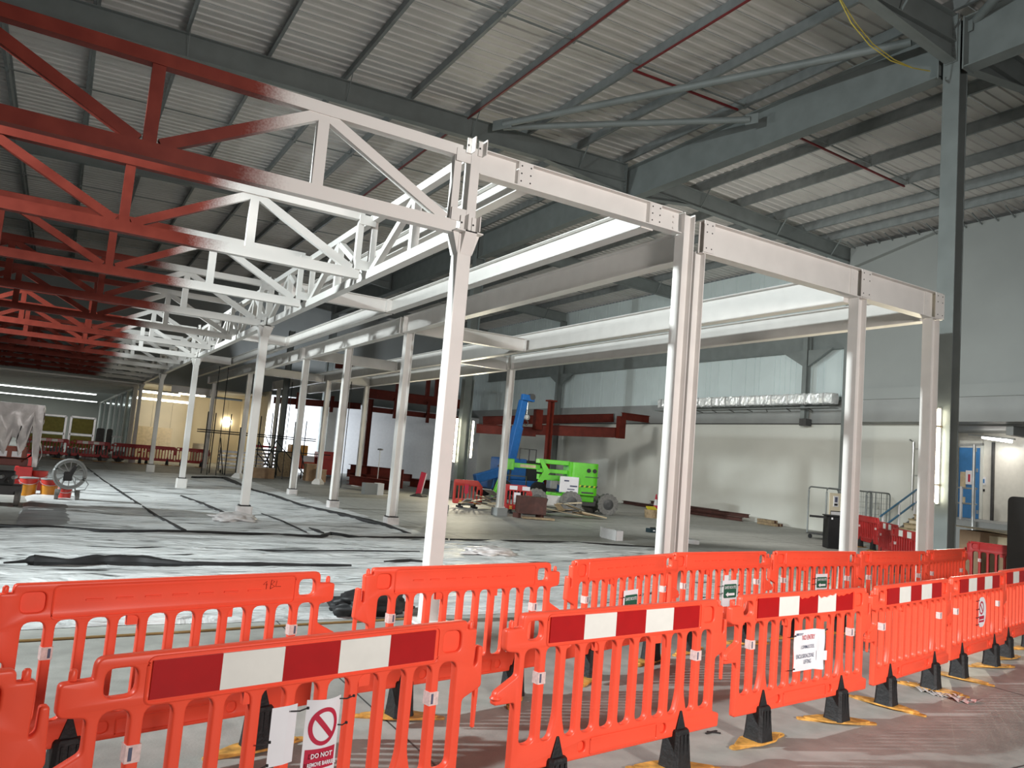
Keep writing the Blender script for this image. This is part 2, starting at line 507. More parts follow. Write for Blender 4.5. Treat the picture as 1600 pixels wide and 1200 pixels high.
# rafters: web+flanges, ridge haunch, fly braces
def rafter(y, left, nm, haunch=True):
    sgn = -1 if left else 1
    xa, xb = (XR-0.16, -15.0) if left else (XR+0.16, 27.75)
    t = thing('roof_rafter', nm, 'rafter', (xa, y, 0))
    mb = MB((xa, y, 0)); h = 0.62
    za, zb = zr(xa), zr(xb)
    mb.ibeam((xa, y, za-h/2), (xb, y, zb-h/2), h, 0.24, 0.02, 0.014)
    mb.build('beam', M['grey_steel'], t)
    if haunch:
        hb = MB((xa, y, 0)); x2 = xa+sgn*(3.2 if left else 2.6)
        hb.prism([(xa, zr(xa)-h), (x2, zr(x2)-h), (xa, zr(xa)-h-0.42)], 'y', y-0.008, y+0.008)
        hb.bar((xa, y, zr(xa)-h-0.42), (x2, y, zr(x2)-h), 0.24, 0.018)
        hb.box(min(xa, xa+sgn*0.025), max(xa, xa+sgn*0.025), y-0.13, y+0.13, zr(xa)-h-0.44, zr(xa)+0.02)
        hb.build('haunch', M['grey_steel'], t)
    for k in range(7):
        for s in (-0.07, 0.07):
            bolts = MB((xa, y, 0)); bolts.box(min(xa+sgn*0.025, xa+sgn*0.045), max(xa+sgn*0.025, xa+sgn*0.045), y+s-0.015, y+s+0.015, za-0.2-k*0.12-0.015, za-0.2-k*0.12+0.015)
            bolts.build('bolt', M['grey_steel'], t)
    ps = [p for k, p in enumerate(PL if left else PR) if k % 2 == 1]
    for p in ps:
        for s in (-1, 1):
            b = MB((xa, y, 0))
            b.bar((p, y+s*0.62, zr(p)+0.02), (p+0.05, y+s*0.1, zr(p)-h+0.03), 0.05, 0.012, (1, 0, 0))
            b.build('brace', M['grey_steel'], t)
    return t
names = ['nearest the camera', 'second from the camera', 'third from the camera', 'fourth from the camera', 'last before the far wall']
for k, y in enumerate(FR):
    rafter(y, True, 'dark grey roof rafter on the left slope, %s' % names[k])
    rafter(y, False, 'dark grey roof rafter on the right slope, %s' % names[k])

# deep valley beams along the stanchion line and the stanchions
for k, (ya, yb, nm) in enumerate(((-6, 8.87, 'deep grey valley beam passing over the camera to the near stanchion'),
                                  (9.37, 30.55, 'deep grey valley beam from the near stanchion to the tube lit stanchion'),
                                  (31.05, 51.75, 'deep grey valley beam beyond the tube lit stanchion'))):
    t = thing('valley_beam', nm, 'beam', (XR, ya, 0))
    mb = MB((XR, ya, 0)); mb.ibeam((XR, ya, 11.42), (XR, yb, 11.42), 1.12, 0.36, 0.028, 0.016)
    mb.build('beam', M['grey_steel'], t)
    mb = MB((XR, ya, 0))
    for q in (ya+0.0, yb-0.03):
        mb.box(XR-0.2, XR+0.2, q, q+0.03, 10.82, 11.99)
    mb.build('end_plate', M['grey_steel'], t)
def stanchion(x, y, z, nm, b=0.34, h=0.46):
    t = thing('steel_stanchion', nm, 'column', (x, y, 0))
    mb = MB((x, y, 0)); mb.ibeam((x, y, 0.03), (x, y, z), h, b, 0.022, 0.014, (1, 0, 0))
    mb.build('shaft', M['grey_steel'], t)
    mb = MB((x, y, 0)); mb.box(x-h/2-0.08, x+h/2+0.08, y-b/2-0.08, y+b/2+0.08, 0, 0.03); mb.build('base_plate', M['grey_steel'], t)
    return t
stanchion(XR, 9.12, 12.0, 'tall dark grey stanchion at the near end of the white frame', 0.36, 0.30)
stanchion(XR, 30.8, 12.0, 'dark grey stanchion carrying two bright tubes beside the blue lift')
stanchion(XR, 52.0, 12.0, 'far dark grey stanchion against the end wall')
stanchion(27.6, 20.2, 11.2, 'dark grey wall stanchion behind the roll cage', 0.25, 0.4)
stanchion(27.6, 41.5, 11.2, 'dark grey wall stanchion seen above the red steel beams', 0.22, 0.4)
stanchion(XR-5.0, 43.0, 8.0, 'dark grey stanchion beside the red skip at the end wall', 0.3, 0.3)
# suspended wall post above the ledge
t = thing('wall_post', 'short dark grey wall post hanging from the eaves beam to the ledge', 'post', (27.75, 22.35, 4.4))
mb = MB((27.75, 22.35, 4.4)); mb.ibeam((27.67, 22.35, 4.74), (27.67, 22.35, 8.3), 0.28, 0.22, 0.015, 0.01, (1, 0, 0)); mb.build('shaft', M['grey_steel'], t)
mb = MB((27.75, 22.35, 4.4)); mb.box(27.6, 27.95, 22.2, 22.55, 4.42, 4.72); mb.build('foot', M['darkgrey'], t)
# eaves beam along the wall with knee braces
t = thing('eaves_beam', 'dark grey eaves beam running along the cladding on the right wall', 'beam', (27.95, 20.4, 8.1))
mb = MB((27.95, 20.4, 8.1)); mb.ibeam((27.95, 20.4, 8.15), (27.95, 51.8, 8.15), 0.9, 0.24, 0.02, 0.014); mb.build('beam', M['grey_steel'], t)
for y in (22.35, 41.5):
    for s in (-1, 1):
        mb = MB((27.95, 20.4, 8.1)); mb.prism([(y+s*0.12, 7.7), (y+s*1.3, 7.7), (y+s*0.12, 7.0)], 'x', 27.60, 27.74); mb.build('knee_brace', M['grey_steel'], t)

# right wall
wall_right = bpy.data.objects.new('wall_right', None); COL.objects.link(wall_right); struct(wall_right)
mb = MB(); mb.box(XW, XW+0.25, 17.1, 58, 0, 4.55); mb.build('wall_lining', M['wallwhite'], wall_right)
mb = MB(); mb.box(XW-0.12, XW, 20.4, 58, 4.55, 5.55); mb.build('ledge_panel', M['ledge'], wall_right)
mb = MB(); mb.box(XW-0.14, XW, 20.4, 58, 4.52, 4.56); mb.build('ledge_trim', M['darkgrey'], wall_right)
cl = MB()
y = 20.4
random.seed(4)
pts = []
while y < 58:
    w = random.choice([0.30, 0.55, 0.9, 0.3])
    pts += [(y, XW), (y+0.012, XW+0.03), (y+0.03, XW+0.03), (y+0.042, XW)]
    y += w
n = len(pts)
cl.add([(x, yy, 5.5) for yy, x in pts]+[(x, yy, 11.9) for yy, x in pts], [(i, i+1, n+i+1, n+i) for i in range(n-1)])
cl.build('cladding_sheet', M['clad'], wall_right)
# smooth grey lining over the near part, the ledge and the soffit below it
mb = MB(); mb.box(27.45, XW+0.2, -4, 20.05, 5.86, 11.75); mb.build('upper_lining', M['wallgrey'], wall_right)
mb = MB(); mb.box(27.2, XW+0.2, -4, 20.05, 5.42, 5.86); mb.build('ledge_panel', M['wallgrey'], wall_right)
mb = MB(); mb.box(27.3, XW+0.2, -4, 20.05, 4.55, 5.42); mb.build('ledge_panel', M['ledge'], wall_right)
mb = MB(); mb.prism([(20.05, 11.72), (20.05, 10.9), (16.2, 11.72)], 'x', 27.2, 27.44); mb.build('corner_flashing', M['wallgrey'], wall_right)
# loose bars sticking out under the last purlin
t = thing('bar_row', 'row of thin bars fixed under the last purlin above the grey wall', 'bars', (27.2, 6, 11.6))
for k in range(26):
    yy = 6.0+k*0.55
    mb = MB((27.2, 6, 11.6)); mb.bar((26.55, yy, 11.80), (27.42, yy+0.12, 11.62), 0.035, 0.035); mb.build('bar', M['galv'], t)

# end wall
wall_far = bpy.data.objects.new('wall_far', None); COL.objects.link(wall_far); struct(wall_far)
mb = MB(); mb.box(11.2, XW, 53.0, 53.25, 0, 4.9); mb.build('wall_lining', mat('blue_white_lining', (0.66, 0.68, 0.70), 0.55, var=0.04), wall_far)
mb = MB(); mb.box(-15, XW, 58.0, 58.3, 4.6, 12.4); mb.build('upper_lining', M['wallgrey'], wall_far)
mb = MB(); mb.box(11.0, XW, 53.0, 58.0, 4.9, 4.95); mb.build('ledge_panel', M['ledge'], wall_far)

# the trading store on the left beyond the steel: suspended ceiling, lights, end wall, glazed partition
st = bpy.data.objects.new('trim_1', None); COL.objects.link(st); struct(st, 'suspended store ceiling beyond the red trusses')
mb = MB(); mb.box(-16, 3.7, 46.6, 101, 4.42, 4.5); mb.build('ceiling_slab', mat('store_ceiling', (0.34, 0.35, 0.34), 0.6, var=0.06), st)
for k in range(12):
    mb = MB(); yy = 47.2+k*1.6
    mb.box(-16, 3.7, yy, yy+0.14, 4.33, 4.42); mb.build('ceiling_batten', M['white_steel'], st)
wl = bpy.data.objects.new('wall_left', None); COL.objects.link(wl); struct(wl, 'pale end wall of the store')
mb = MB(); mb.box(-16, 4.2, 100, 100.3, 0, 4.42); mb.build('wall_lining', M['wallwhite'], wl)
for k, yy in enumerate((70.5, 92.0)):
    t = thing('strip_light', ['bright ceiling strip light in the store, the nearer and higher of two', 'bright ceiling strip light in the store, farther and lower of two'][k], 'light', (-6, yy, 4.4))
    mb = MB((-6, yy, 4.4)); mb.box(-15, 3.3 if k else 2.4, yy-0.28, yy+0.28, 4.33, 4.40); mb.build('diffuser', M['coolglow'], t)
    mb = MB((-6, yy, 4.4)); mb.box(-15.1, 3.4 if k else 2.5, yy-0.36, yy+0.36, 4.39, 4.42); mb.build('housing', M['white_steel'], t)
# glazed partition in line with the white columns
gp_ = bpy.data.objects.new('window_1', None); COL.objects.link(gp_); struct(gp_, 'glazed partition along the store')
ys = [51.5, 56.5, 61.5, 67.5, 75.0, 84.0, 94.0]
for a, b in zip(ys[:-1], ys[1:]):
    mb = MB(); mb.box(3.78, 3.80, a+0.12, b-0.12, 0.1, 4.3); mb.build('glass_pane', M['glass'], gp_)
for a in ys:
    mb = MB(); mb.box(3.68, 3.92, a-0.16, a+0.16, 0, 4.42); mb.build('window_frame', M['white_steel'], gp_)
    mb = MB(); mb.box(3.66, 3.70, a+0.17, a+0.24, 0, 4.42); mb.build('black_gasket', M['black'], gp_)
mb = MB(); mb.box(3.66, 3.94, 51.5, 100, 4.28, 4.5); mb.build('window_frame', M['white_steel'], gp_)

# warm lit unit behind the columns: cream boards, strip lights
wu = bpy.data.objects.new('wall_back', None); COL.objects.link(wu); struct(wu, 'cream boarded back wall of the warm lit unit')
xs = [4.2, 5.4, 6.6, 7.8, 9.0, 10.2, 11.2]
for a, b in zip(xs[:-1], xs[1:]):
    mb = MB(); mb.box(a+0.008, b-0.008, 57.0, 57.1, 0, 4.45); mb.build('wall_board', M['cream'], wu)
mb = MB(); mb.box(11.1, 11.25, 49.0, 57.1, 0, 4.9); mb.build('side_board', M['cream'], wu)
mb = MB(); mb.box(3.9, 11.25, 50.0, 57.1, 4.6, 4.68); mb.build('unit_ceiling', mat('cream_ceiling', (0.62, 0.56, 0.44), 0.6, var=0.05), wu)
mb = MB(); mb.box(5.6, 8.2, 49.9, 50.05, 4.25, 4.65); mb.build('bulkhead', M['white_steel'], wu)
for k, (x0, x1, yy, z) in enumerate(((4.2, 6.4, 52.2, 4.2), (4.1, 7.3, 54.2, 3.85), (6.4, 8.0, 53.0, 4.35))):
    t = thing('warm_strip_light', ['warm strip light at the front of the cream unit, highest and shortest run', 'warm strip light across the back of the cream unit, lowest run', 'warm strip light at the right of the cream unit beside the tall white column'][k], 'light', ((x0+x1)/2, yy, z))
    mb = MB(((x0+x1)/2, yy, z)); mb.tube([(x0, yy, z), (x1, yy, z)], 0.06); mb.build('tube', M['warmglow'], t)
    mb = MB(((x0+x1)/2, yy, z)); mb.box(x0-0.05, x1+0.05, yy-0.07, yy+0.07, z+0.06, z+0.11); mb.build('housing', M['white_steel'], t)
area('unit_lamps', (7.0, 53.0, 4.4), (7.0, 55.0, 0), 4.0, 110, (1.0, 0.87, 0.62), sy=2.0)
t = thing('round_lamp', 'small round glowing lamp on the cream boards by the scaffold', 'light', (10.2, 56.9, 2.9))
mb = MB((10.2, 56.9, 2.9)); mb.lathe([(0.0, -0.12), (0.28, -0.1), (0.34, 0.0), (0.34, 0.05)], (10.2, 56.9, 2.9), 16, 'y'); mb.build('glow_disc', M['warmglow'], t)
# ================================================================ white frame
XA = 3.81      # main column line
YA = 8.0
ZB, ZT = 4.50, 5.47      # truss bottom and top
WS = M['white_steel']
PLACE = ['nearest', 'second', 'third', 'fourth', 'fifth']
# main columns: square hollow sections with a bracket head
for k in range(5):
    y = YA+10.0*k
    t = thing('steel_column', ['nearest white square column, standing behind the orange barriers', 'second white square column of the truss row, wrapped foot on the membrane',
              'third white square column of the truss row, at the far side of the membrane', 'fourth white square column of the truss row', 'fifth white square column of the truss row, next to the glazed partition'][k], 'column', (XA, y, 0), group='white columns under the edge truss')
    o = (XA, y, 0)
    mb = MB(o); mb.box(XA-0.088, XA+0.088, y-0.088, y+0.088, 0.0, 4.42); mb.build('shaft', WS, t, bevel=0.012)
    mb = MB(o); mb.box(XA-0.02, XA+0.10, y-0.085, y+0.085, 4.42, 5.47); mb.build('head_post', WS, t, bevel=0.006)
    mb = MB(o)
    for s in (-1, 1):
        mb.prism([(XA+s*0.09, 4.42), (XA+s*0.17, 4.44), (XA+s*0.17, 4.425), (XA+s*0.095, 4.18)], 'y', y-0.09, y+0.09)
    mb.prism([(y-0.09, 4.44), (y-0.19, 4.44), (y-0.19, 4.425), (y-0.09, 4.18)], 'x', XA-0.06, XA+0.09)
    mb.box(XA-0.17, XA+0.17, y-0.19, y+0.1, 4.425, 4.44)
    mb.build('bracket', WS, t)
    for z0, z1 in ((4.45, 4.63), (5.38, 5.56)):
        for s, x in ((-1, XA-0.035), (1, XA+0.115)):
            mb = MB(o); mb.box(x-0.006, x+0.006, y-0.20, y-0.09, z0, z1); mb.box(x-0.06, x+0.006, y-0.105, y-0.093, z0, z1); mb.build('angle_cleat', WS, t)
            mb = MB(o); mb.lathe([(0, 0), (0.012, 0), (0.012, 0.004), (0, 0.004)], (x-0.045, y-0.11, (z0+z1)/2), 8, 'y'); mb.build('bolt_hole', M['black'], t)
    if k >= 1:
        mb = MB(o); mb.box(XA-0.15, XA+0.15, y-0.15, y+0.15, 0, 0.02); mb.box(XA-0.17, XA+0.17, y-0.12, y+0.12, 0.02, 0.36); mb.build('foot_wrap', M['polythene'] if k == 1 else WS, t, bevel=0.03)
        mb = MB(o); mb.box(XA-0.12, XA+0.12, y-0.12, y+0.12, 0.36, 0.385); mb.build('foot_strap', M['black'], t)
    else:
        mb = MB(o); mb.box(XA-0.2, XA+0.2, y-0.2, y+0.2, 0, 0.025); mb.build('base_plate', WS, t)

# cross trusses, red oxide on the store side and sprayed white near the columns
NP = 5; PX = 1.62
XE = XA-0.145
POSTS = [XE-0.02]+[XE-PX*k for k in range(1, NP+1)]
def truss_master():
    t = thing('roof_truss', 'x', 'truss', (XE, 0, 0), group='cross trusses half red half white')
    sp = M['spray']; o = (XE, 0, 0)
    mb = MB(o); mb.box(POSTS[-1], XE+0.02, -0.06, 0.06, ZB-0.08, ZB+0.07); mb.build('bottom_chord', sp, t)
    mb = MB(o); mb.box(POSTS[-1], XE+0.02, -0.06, 0.06, ZT-0.13, ZT); mb.build('top_chord', sp, t)
    for k, x in enumerate(POSTS):
        w = 0.06 if k else 0.045
        mb = MB(o); mb.box(x-w, x+w, -0.045, 0.045, ZB+0.055, ZT-0.10); mb.build('post', sp, t)
    for k in range(NP):
        xa, xb = POSTS[k], POSTS[k+1]
        if k % 2 == 0:
            p, q = (xa-0.10, 0, ZB+0.07), (xb+0.06, 0, ZT-0.14)
        else:
            p, q = (xa-0.06, 0, ZT-0.14), (xb+0.10, 0, ZB+0.07)
        mb = MB(o); mb.bar(p, q, 0.09, 0.115, (0, 0, 1)); mb.build('diagonal', sp, t)
    for z in (ZB+0.06, ZT-0.2):
        mb = MB(o); mb.box(XE-0.06, XE+0.20, -0.075, -0.056, z, z+0.15); mb.build('splice_plate', WS, t)
    return t
tm = truss_master()
NT = 13
TL = ['nearest of the row, its end bolted to the nearest white column']+['%s of the row, between two columns' % ORD[k] for k in range(1, NT)]
for k in range(NT):
    lb = '%s of the row of half red half white trusses' % ('nearest' if k == 0 else ORD[k])
    if k in (3, 6, 9, 12):
        lb += ', meeting the %s column' % ORD[k//3]
    y = YA+10.0/3*k
    if k == 0:
        tm.location = (XE, y, 0); tm['label'] = lb
    else:
        dup(tm, (XE, y, 0), 0, lb)

# edge truss along the column line, one per bay
def edge_master():
    t = thing('edge_truss', 'x', 'truss', (XA+0.06, 0, 0), group='white edge trusses along the columns')
    o = (XA+0.06, 0, 0); x = XA+0.06; w = 0.055
    mb = MB(o); mb.box(x-0.07, x+0.07, 0.1, 9.78, ZB-0.055, ZB+0.075); mb.build('bottom_chord', WS, t)
    mb = MB(o); mb.box(x-w, x+w, 0.1, 9.78, ZT-0.11, ZT); mb.build('top_chord', WS, t)
    L = 10.0/3
    for k in range(3):
        y0, y1, ym = k*L, (k+1)*L, (k+0.5)*L
        if k:
            for s in (-0.05,):
                mb = MB(o); mb.box(x-0.045, x+0.045, y0-0.045, y0+0.045, ZB+0.06, ZT-0.1); mb.build('post', WS, t)
        mb = MB(o); mb.box(x-0.055, x+0.055, ym-0.055, ym+0.055, ZB+0.06, ZT-0.1); mb.build('post', WS, t)
        for s, yy in ((1, y0), (-1, y1)):
            mb = MB(o); mb.bar((x, yy+s*0.12, ZB+0.07), (x, ym-s*0.06, ZT-0.14), 0.09, 0.10, (0, 0, 1)); mb.build('diagonal', WS, t)
    return t
em = edge_master()
for k in range(4):
    lb = 'white edge truss along the column line, %s bay from the camera' % ORD[k]
    if k == 0:
        em.location = (XA+0.06, YA, 0); em['label'] = lb
    else:
        dup(em, (XA+0.06, YA+10*k, 0), 0, lb)

# front cross beams with bolted plates
def plate_with_holes(t, o, x0, x1, yf, z0, z1, rows, sh=(0.03, 0.03)):
    mb = MB(o); mb.box(x0, x1, yf-0.012, yf, z0, z1); mb.build('bolted_plate', WS, t)
    for z in rows:
        for x in (x0+sh[0], x1-sh[1]):
            mb = MB(o); mb.lathe([(0, -0.0035), (0.0105, -0.0035), (0.0105, 0.0), (0, 0.0)], (x, yf-0.0125, z), 8, 'y'); mb.build('bolt_hole', M['black'], t)
yb = YA
t = thing('floor_beam', 'white front beam between the nearest column and the double column, two bolted plates', 'beam', (3.95, yb, 5.18)); o = (3.95, yb, 5.18)
mb = MB(o); mb.ibeam((3.92, yb, 5.335), (7.10, yb, 5.335), 0.31, 0.165, 0.012, 0.008); mb.build('beam', WS, t)
plate_with_holes(t, o, 4.45, 4.64, yb-0.075, 5.192, 5.478, (5.24, 5.335, 5.43))
plate_with_holes(t, o, 6.53, 6.72, yb-0.075, 5.192, 5.478, (5.24, 5.335, 5.43))
for x in (4.45, 6.53):
    mb = MB(o); mb.box(x-0.012, x, yb-0.08, yb-0.004, 5.192, 5.478); mb.build('stiffener', WS, t)
for z in (5.25, 5.33, 5.41):
    mb = MB(o); mb.lathe([(0, -0.02), (0.016, -0.02), (0.016, 0), (0, 0)], (7.0, yb-0.006, z), 6, 'y'); mb.build('bolt', WS, t)
t = thing('floor_beam', 'deeper white front beam from the double column to the third column', 'beam', (7.6, yb, 4.98)); o = (7.6, yb, 4.98)
mb = MB(o); mb.ibeam((7.50, yb, 5.225), (11.06, yb, 5.225), 0.48, 0.19, 0.014, 0.01); mb.build('beam', WS, t)
plate_with_holes(t, o, 7.50, 7.70, yb-0.098, 5.0, 5.45, (5.40, 5.29, 5.06), (0.05, 0.05))
for z in (5.06, 5.29, 5.40):
    mb = MB(o); mb.lathe([(0, -0.02), (0.016, -0.02), (0.016, 0), (0, 0)], (10.93, yb-0.006, z), 6, 'y'); mb.build('bolt', WS, t)
mb = MB(o); mb.box(10.86, 11.0, yb-0.02, yb-0.004, 5.0, 5.45); mb.build('fin_plate', WS, t)
t = thing('floor_beam', 'last white front beam reaching the dark grey stanchion', 'beam', (11.06, yb, 4.98)); o = (11.06, yb, 4.98)
mb = MB(o); mb.ibeam((11.08, yb, 5.225), (13.34, yb, 5.225), 0.48, 0.19, 0.014, 0.01); mb.build('beam', WS, t)
plate_with_holes(t, o, 11.02, 11.27, yb-0.098, 5.0, 5.45, (5.40, 5.29, 5.06), (0.05, 0.05))
plate_with_holes(t, o, 13.10, 13.36, yb-0.098, 5.0, 5.45, (5.40, 5.29, 5.06), (0.06, 0.06))
mb = MB(o); mb.box(12.92, 13.06, yb-0.02, yb-0.004, 5.0, 5.45); mb.build('fin_plate', WS, t)
for z in (5.06, 5.29, 5.40):
    mb = MB(o); mb.lathe([(0, -0.02), (0.016, -0.02), (0.016, 0), (0, 0)], (12.98, yb-0.006, z), 6, 'y'); mb.build('bolt', WS, t)

def hcol(x, y, z, nm, h=0.205, b=0.205, base='plate', rot=False, name='steel_column', group=None):
    t = thing(name, nm, 'column', (x, y, 0), group=group); o = (x, y, 0)
    mb = MB(o); mb.ibeam((x, y, 0.02), (x, y, z), h, b, 0.012, 0.008, (0, 1, 0) if rot else (1, 0, 0)); mb.build('shaft', WS, t)
    if base == 'plate':
        mb = MB(o); mb.box(x-0.115, x+0.115, y-0.19, y+0.19, 0, 0.025); mb.build('base_plate', WS, t)
    elif base == 'flare':
        mb = MB(o); mb.lathe([(0.30, 0.0), (0.30, 0.10), (0.19, 0.22), (0.16, 0.26)], o, 4); mb.build('base_plate', WS, t)
    elif base == 'collar':
        mb = MB(o); mb.box(x-0.21, x+0.21, y-0.21, y+0.21, 0, 0.27); mb.build('base_collar', M['ledge'], t, bevel=0.02)
        mb = MB(o); mb.box(x-0.13, x+0.13, y-0.13, y+0.13, 0.27, 0.31); mb.build('base_packer', WS, t)
    elif base == 'wrap':
        mb = MB(o); mb.box(x-0.16, x+0.16, y-0.16, y+0.16, 0, 0.22); mb.build('foot_wrap', M['polythene'], t, bevel=0.03)
        mb = MB(o); mb.box(x-0.135, x+0.135, y-0.135, y+0.135, 0.22, 0.245); mb.build('foot_strap', M['black'], t)
    return t
hcol(7.235, yb, 5.49, 'left one of the white double column behind the barriers', 0.195, 0.18)
hcol(7.47, yb, 4.98, 'right one of the white double column behind the barriers', 0.19, 0.18)
hcol(11.09, yb, 4.98, 'single white column between the double column and the stanchion', 0.215, 0.18)
hcol(13.15, yb, 4.98, 'white column just in front of the dark grey stanchion', 0.225, 0.18)
for y, nm in ((18.2, 'white column at the right edge of the membrane, nearest of its row'), (22.9, 'white column at the right edge of the membrane, second of its row'),
              (27.6, 'white column at the right edge of the membrane, third of its row')):
    hcol(7.42, y, 5.05, nm, base='wrap')
hcol(7.42, 37.0, 5.0, 'white column with flared foot beside the brown boxes and scaffold', base='flare')
hcol(7.42, 46.5, 5.0, 'slim white column in front of the cream boards and strip lights')
hcol(11.0, 22.9, 4.95, 'white column with grey collar, left of the red pallet barriers', base='collar')
hcol(13.1, 22.7, 4.95, 'white column with grey collar between the two red pallet barriers', base='collar')
hcol(13.0, 36.7, 4.95, 'white column with flared foot in front of the red steel stack', base='flare')
hcol(10.9, 36.2, 4.95, 'white column with flared foot left of the red steel stack', base='flare')
hcol(11.0, 46.2, 4.95, 'far white column lit cream by the unit beside the end wall')

# beams running away from the camera
def ybeam(x, ya, yb_, z0, z1, b, nm, tf=0.014):
    t = thing('floor_beam', nm, 'beam', (x, ya, z0)); o = (x, ya, z0)
    mb = MB(o); mb.ibeam((x, ya, (z0+z1)/2), (x, yb_, (z0+z1)/2), z1-z0, b, tf, 0.01); mb.build('beam', WS, t)
    for yy in (ya+0.015, yb_-0.015):
        mb = MB(o); mb.box(x-b/2-0.01, x+b/2+0.01, yy-0.012, yy+0.012, z0-0.005, z1+0.005); mb.build('end_plate', WS, t)
    return t
ybeam(4.62, YA+0.08, 17.9, 5.19, 5.48, 0.16, 'white beam behind the edge truss, first one right of the nearest column')
ybeam(6.62, YA+0.08, 17.55, 5.17, 5.50, 0.19, 'upper white beam left of the double column, near length')
ybeam(6.62, 17.72, 27.1, 5.17, 5.50, 0.19, 'upper white beam left of the double column, middle length with truss shadows')
ybeam(6.62, 27.25, 47.5, 5.17, 5.50, 0.19, 'upper white beam left of the double column, farthest length')
ybeam(7.30, YA+0.1, 18.1, 4.84, 5.26, 0.21, 'white beam over the membrane edge columns, near length')
ybeam(7.30, 18.3, 27.5, 4.84, 5.26, 0.21, 'white beam over the membrane edge columns, middle length')
ybeam(7.30, 27.7, 47.5, 4.84, 5.26, 0.21, 'white beam over the membrane edge columns, far length')
ybeam(10.98, YA+0.1, 22.8, 4.91, 5.40, 0.21, 'deep white beam from the single front column, near length')
ybeam(10.98, 23.0, 47.5, 4.91, 5.40, 0.21, 'deep white beam from the single front column, far length')
ybeam(13.12, YA+0.1, 22.6, 4.94, 5.42, 0.21, 'deep white beam from the column at the grey stanchion, near length')
ybeam(13.12, 22.8, 47.5, 4.94, 5.42, 0.21, 'deep white beam from the column at the grey stanchion, far length')
def xbeam(y, xa, xb, z0, z1, b, nm):
    t = thing('cross_beam', nm, 'beam', (xa, y, z0)); o = (xa, y, z0)
    mb = MB(o); mb.ibeam((xa, y, (z0+z1)/2), (xb, y, (z0+z1)/2), z1-z0, b, 0.013, 0.01); mb.build('beam', WS, t)
    mb = MB(o); mb.box(xb-0.03, xb, y-b/2-0.01, y+b/2+0.01, z0, z1); mb.build('end_plate', WS, t)
for k, y in enumerate((17.62, 27.18, 37.2)):
    xbeam(y, 3.95, 6.52, 5.17, 5.49, 0.17, 'white cross beam from the edge truss to the upper beam, %s from the camera' % ORD[k])
for k, y in enumerate((18.2, 27.6, 37.0)):
    xbeam(y, 7.42, 10.86, 4.88, 5.24, 0.18, 'white cross beam right of the membrane edge columns, %s from the camera' % ORD[k])
for k, y in enumerate((22.85, 36.5)):
    xbeam(y, 11.1, 13.0, 4.92, 5.38, 0.18, 'white cross beam between the two collared columns' if k == 0 else 'white cross beam between the two flared foot columns')
# ================================================================ chapter barriers
def rounded(pts, r=0.02, seg=4):
    out = []; n = len(pts)
    for i in range(n):
        p = Vector((*pts[i][:2], 0)); rr = pts[i][2] if len(pts[i]) > 2 else r
        a = Vector((*pts[i-1][:2], 0)); b = Vector((*pts[(i+1) % n][:2], 0))
        da = (a-p); db = (b-p); t = min(rr, da.length*0.48, db.length*0.48)
        p0 = p+da.normalized()*t; p1 = p+db.normalized()*t
        for k in range(seg+1):
            s = k/seg
            q = p0*(1-s)**2 + p*2*s*(1-s) + p1*s*s
            out.append((q.x, q.y))
    return out
def curve_panel(name, loops, half, bev, m):
    cu = bpy.data.curves.new(name, 'CURVE'); cu.dimensions = '2D'; cu.fill_mode = 'BOTH'
    cu.extrude = half-bev; cu.bevel_depth = bev; cu.bevel_resolution = 1; cu.offset = -bev
    for lp in loops:
        sp = cu.splines.new('POLY'); sp.points.add(len(lp)-1)
        for i, (x, z) in enumerate(lp):
            sp.points[i].co = (x, z, 0, 1)
        sp.use_cyclic_u = True
    o = bpy.data.objects.new(name, cu); COL.objects.link(o)
    dg = bpy.context.evaluated_depsgraph_get(); dg.update()
    me = bpy.data.meshes.new_from_object(o.evaluated_get(dg))
    bpy.data.objects.remove(o); bpy.data.curves.remove(cu)
    me.transform(Matrix.Rotation(PI/2, 4, 'X'))          # local z becomes -y, local y becomes z
    me.materials.clear(); me.materials.append(m)
    for p in me.polygons:
        p.use_smooth = True
    bm = bmesh.new(); bm.from_mesh(me)
    bmesh.ops.remove_doubles(bm, verts=bm.verts, dist=0.0004)
    for e in bm.edges:
        if len(e.link_faces) == 2 and e.calc_face_angle(0) > 0.9:
            e.smooth = False
    bm.to_mesh(me); bm.free()
    return me
def rbox(x0, x1, z0, z1, r):
    return rounded([(x0, z0), (x1, z0), (x1, z1), (x0, z1)], r)
SL = [0.087+0.159*k for k in range(11)]
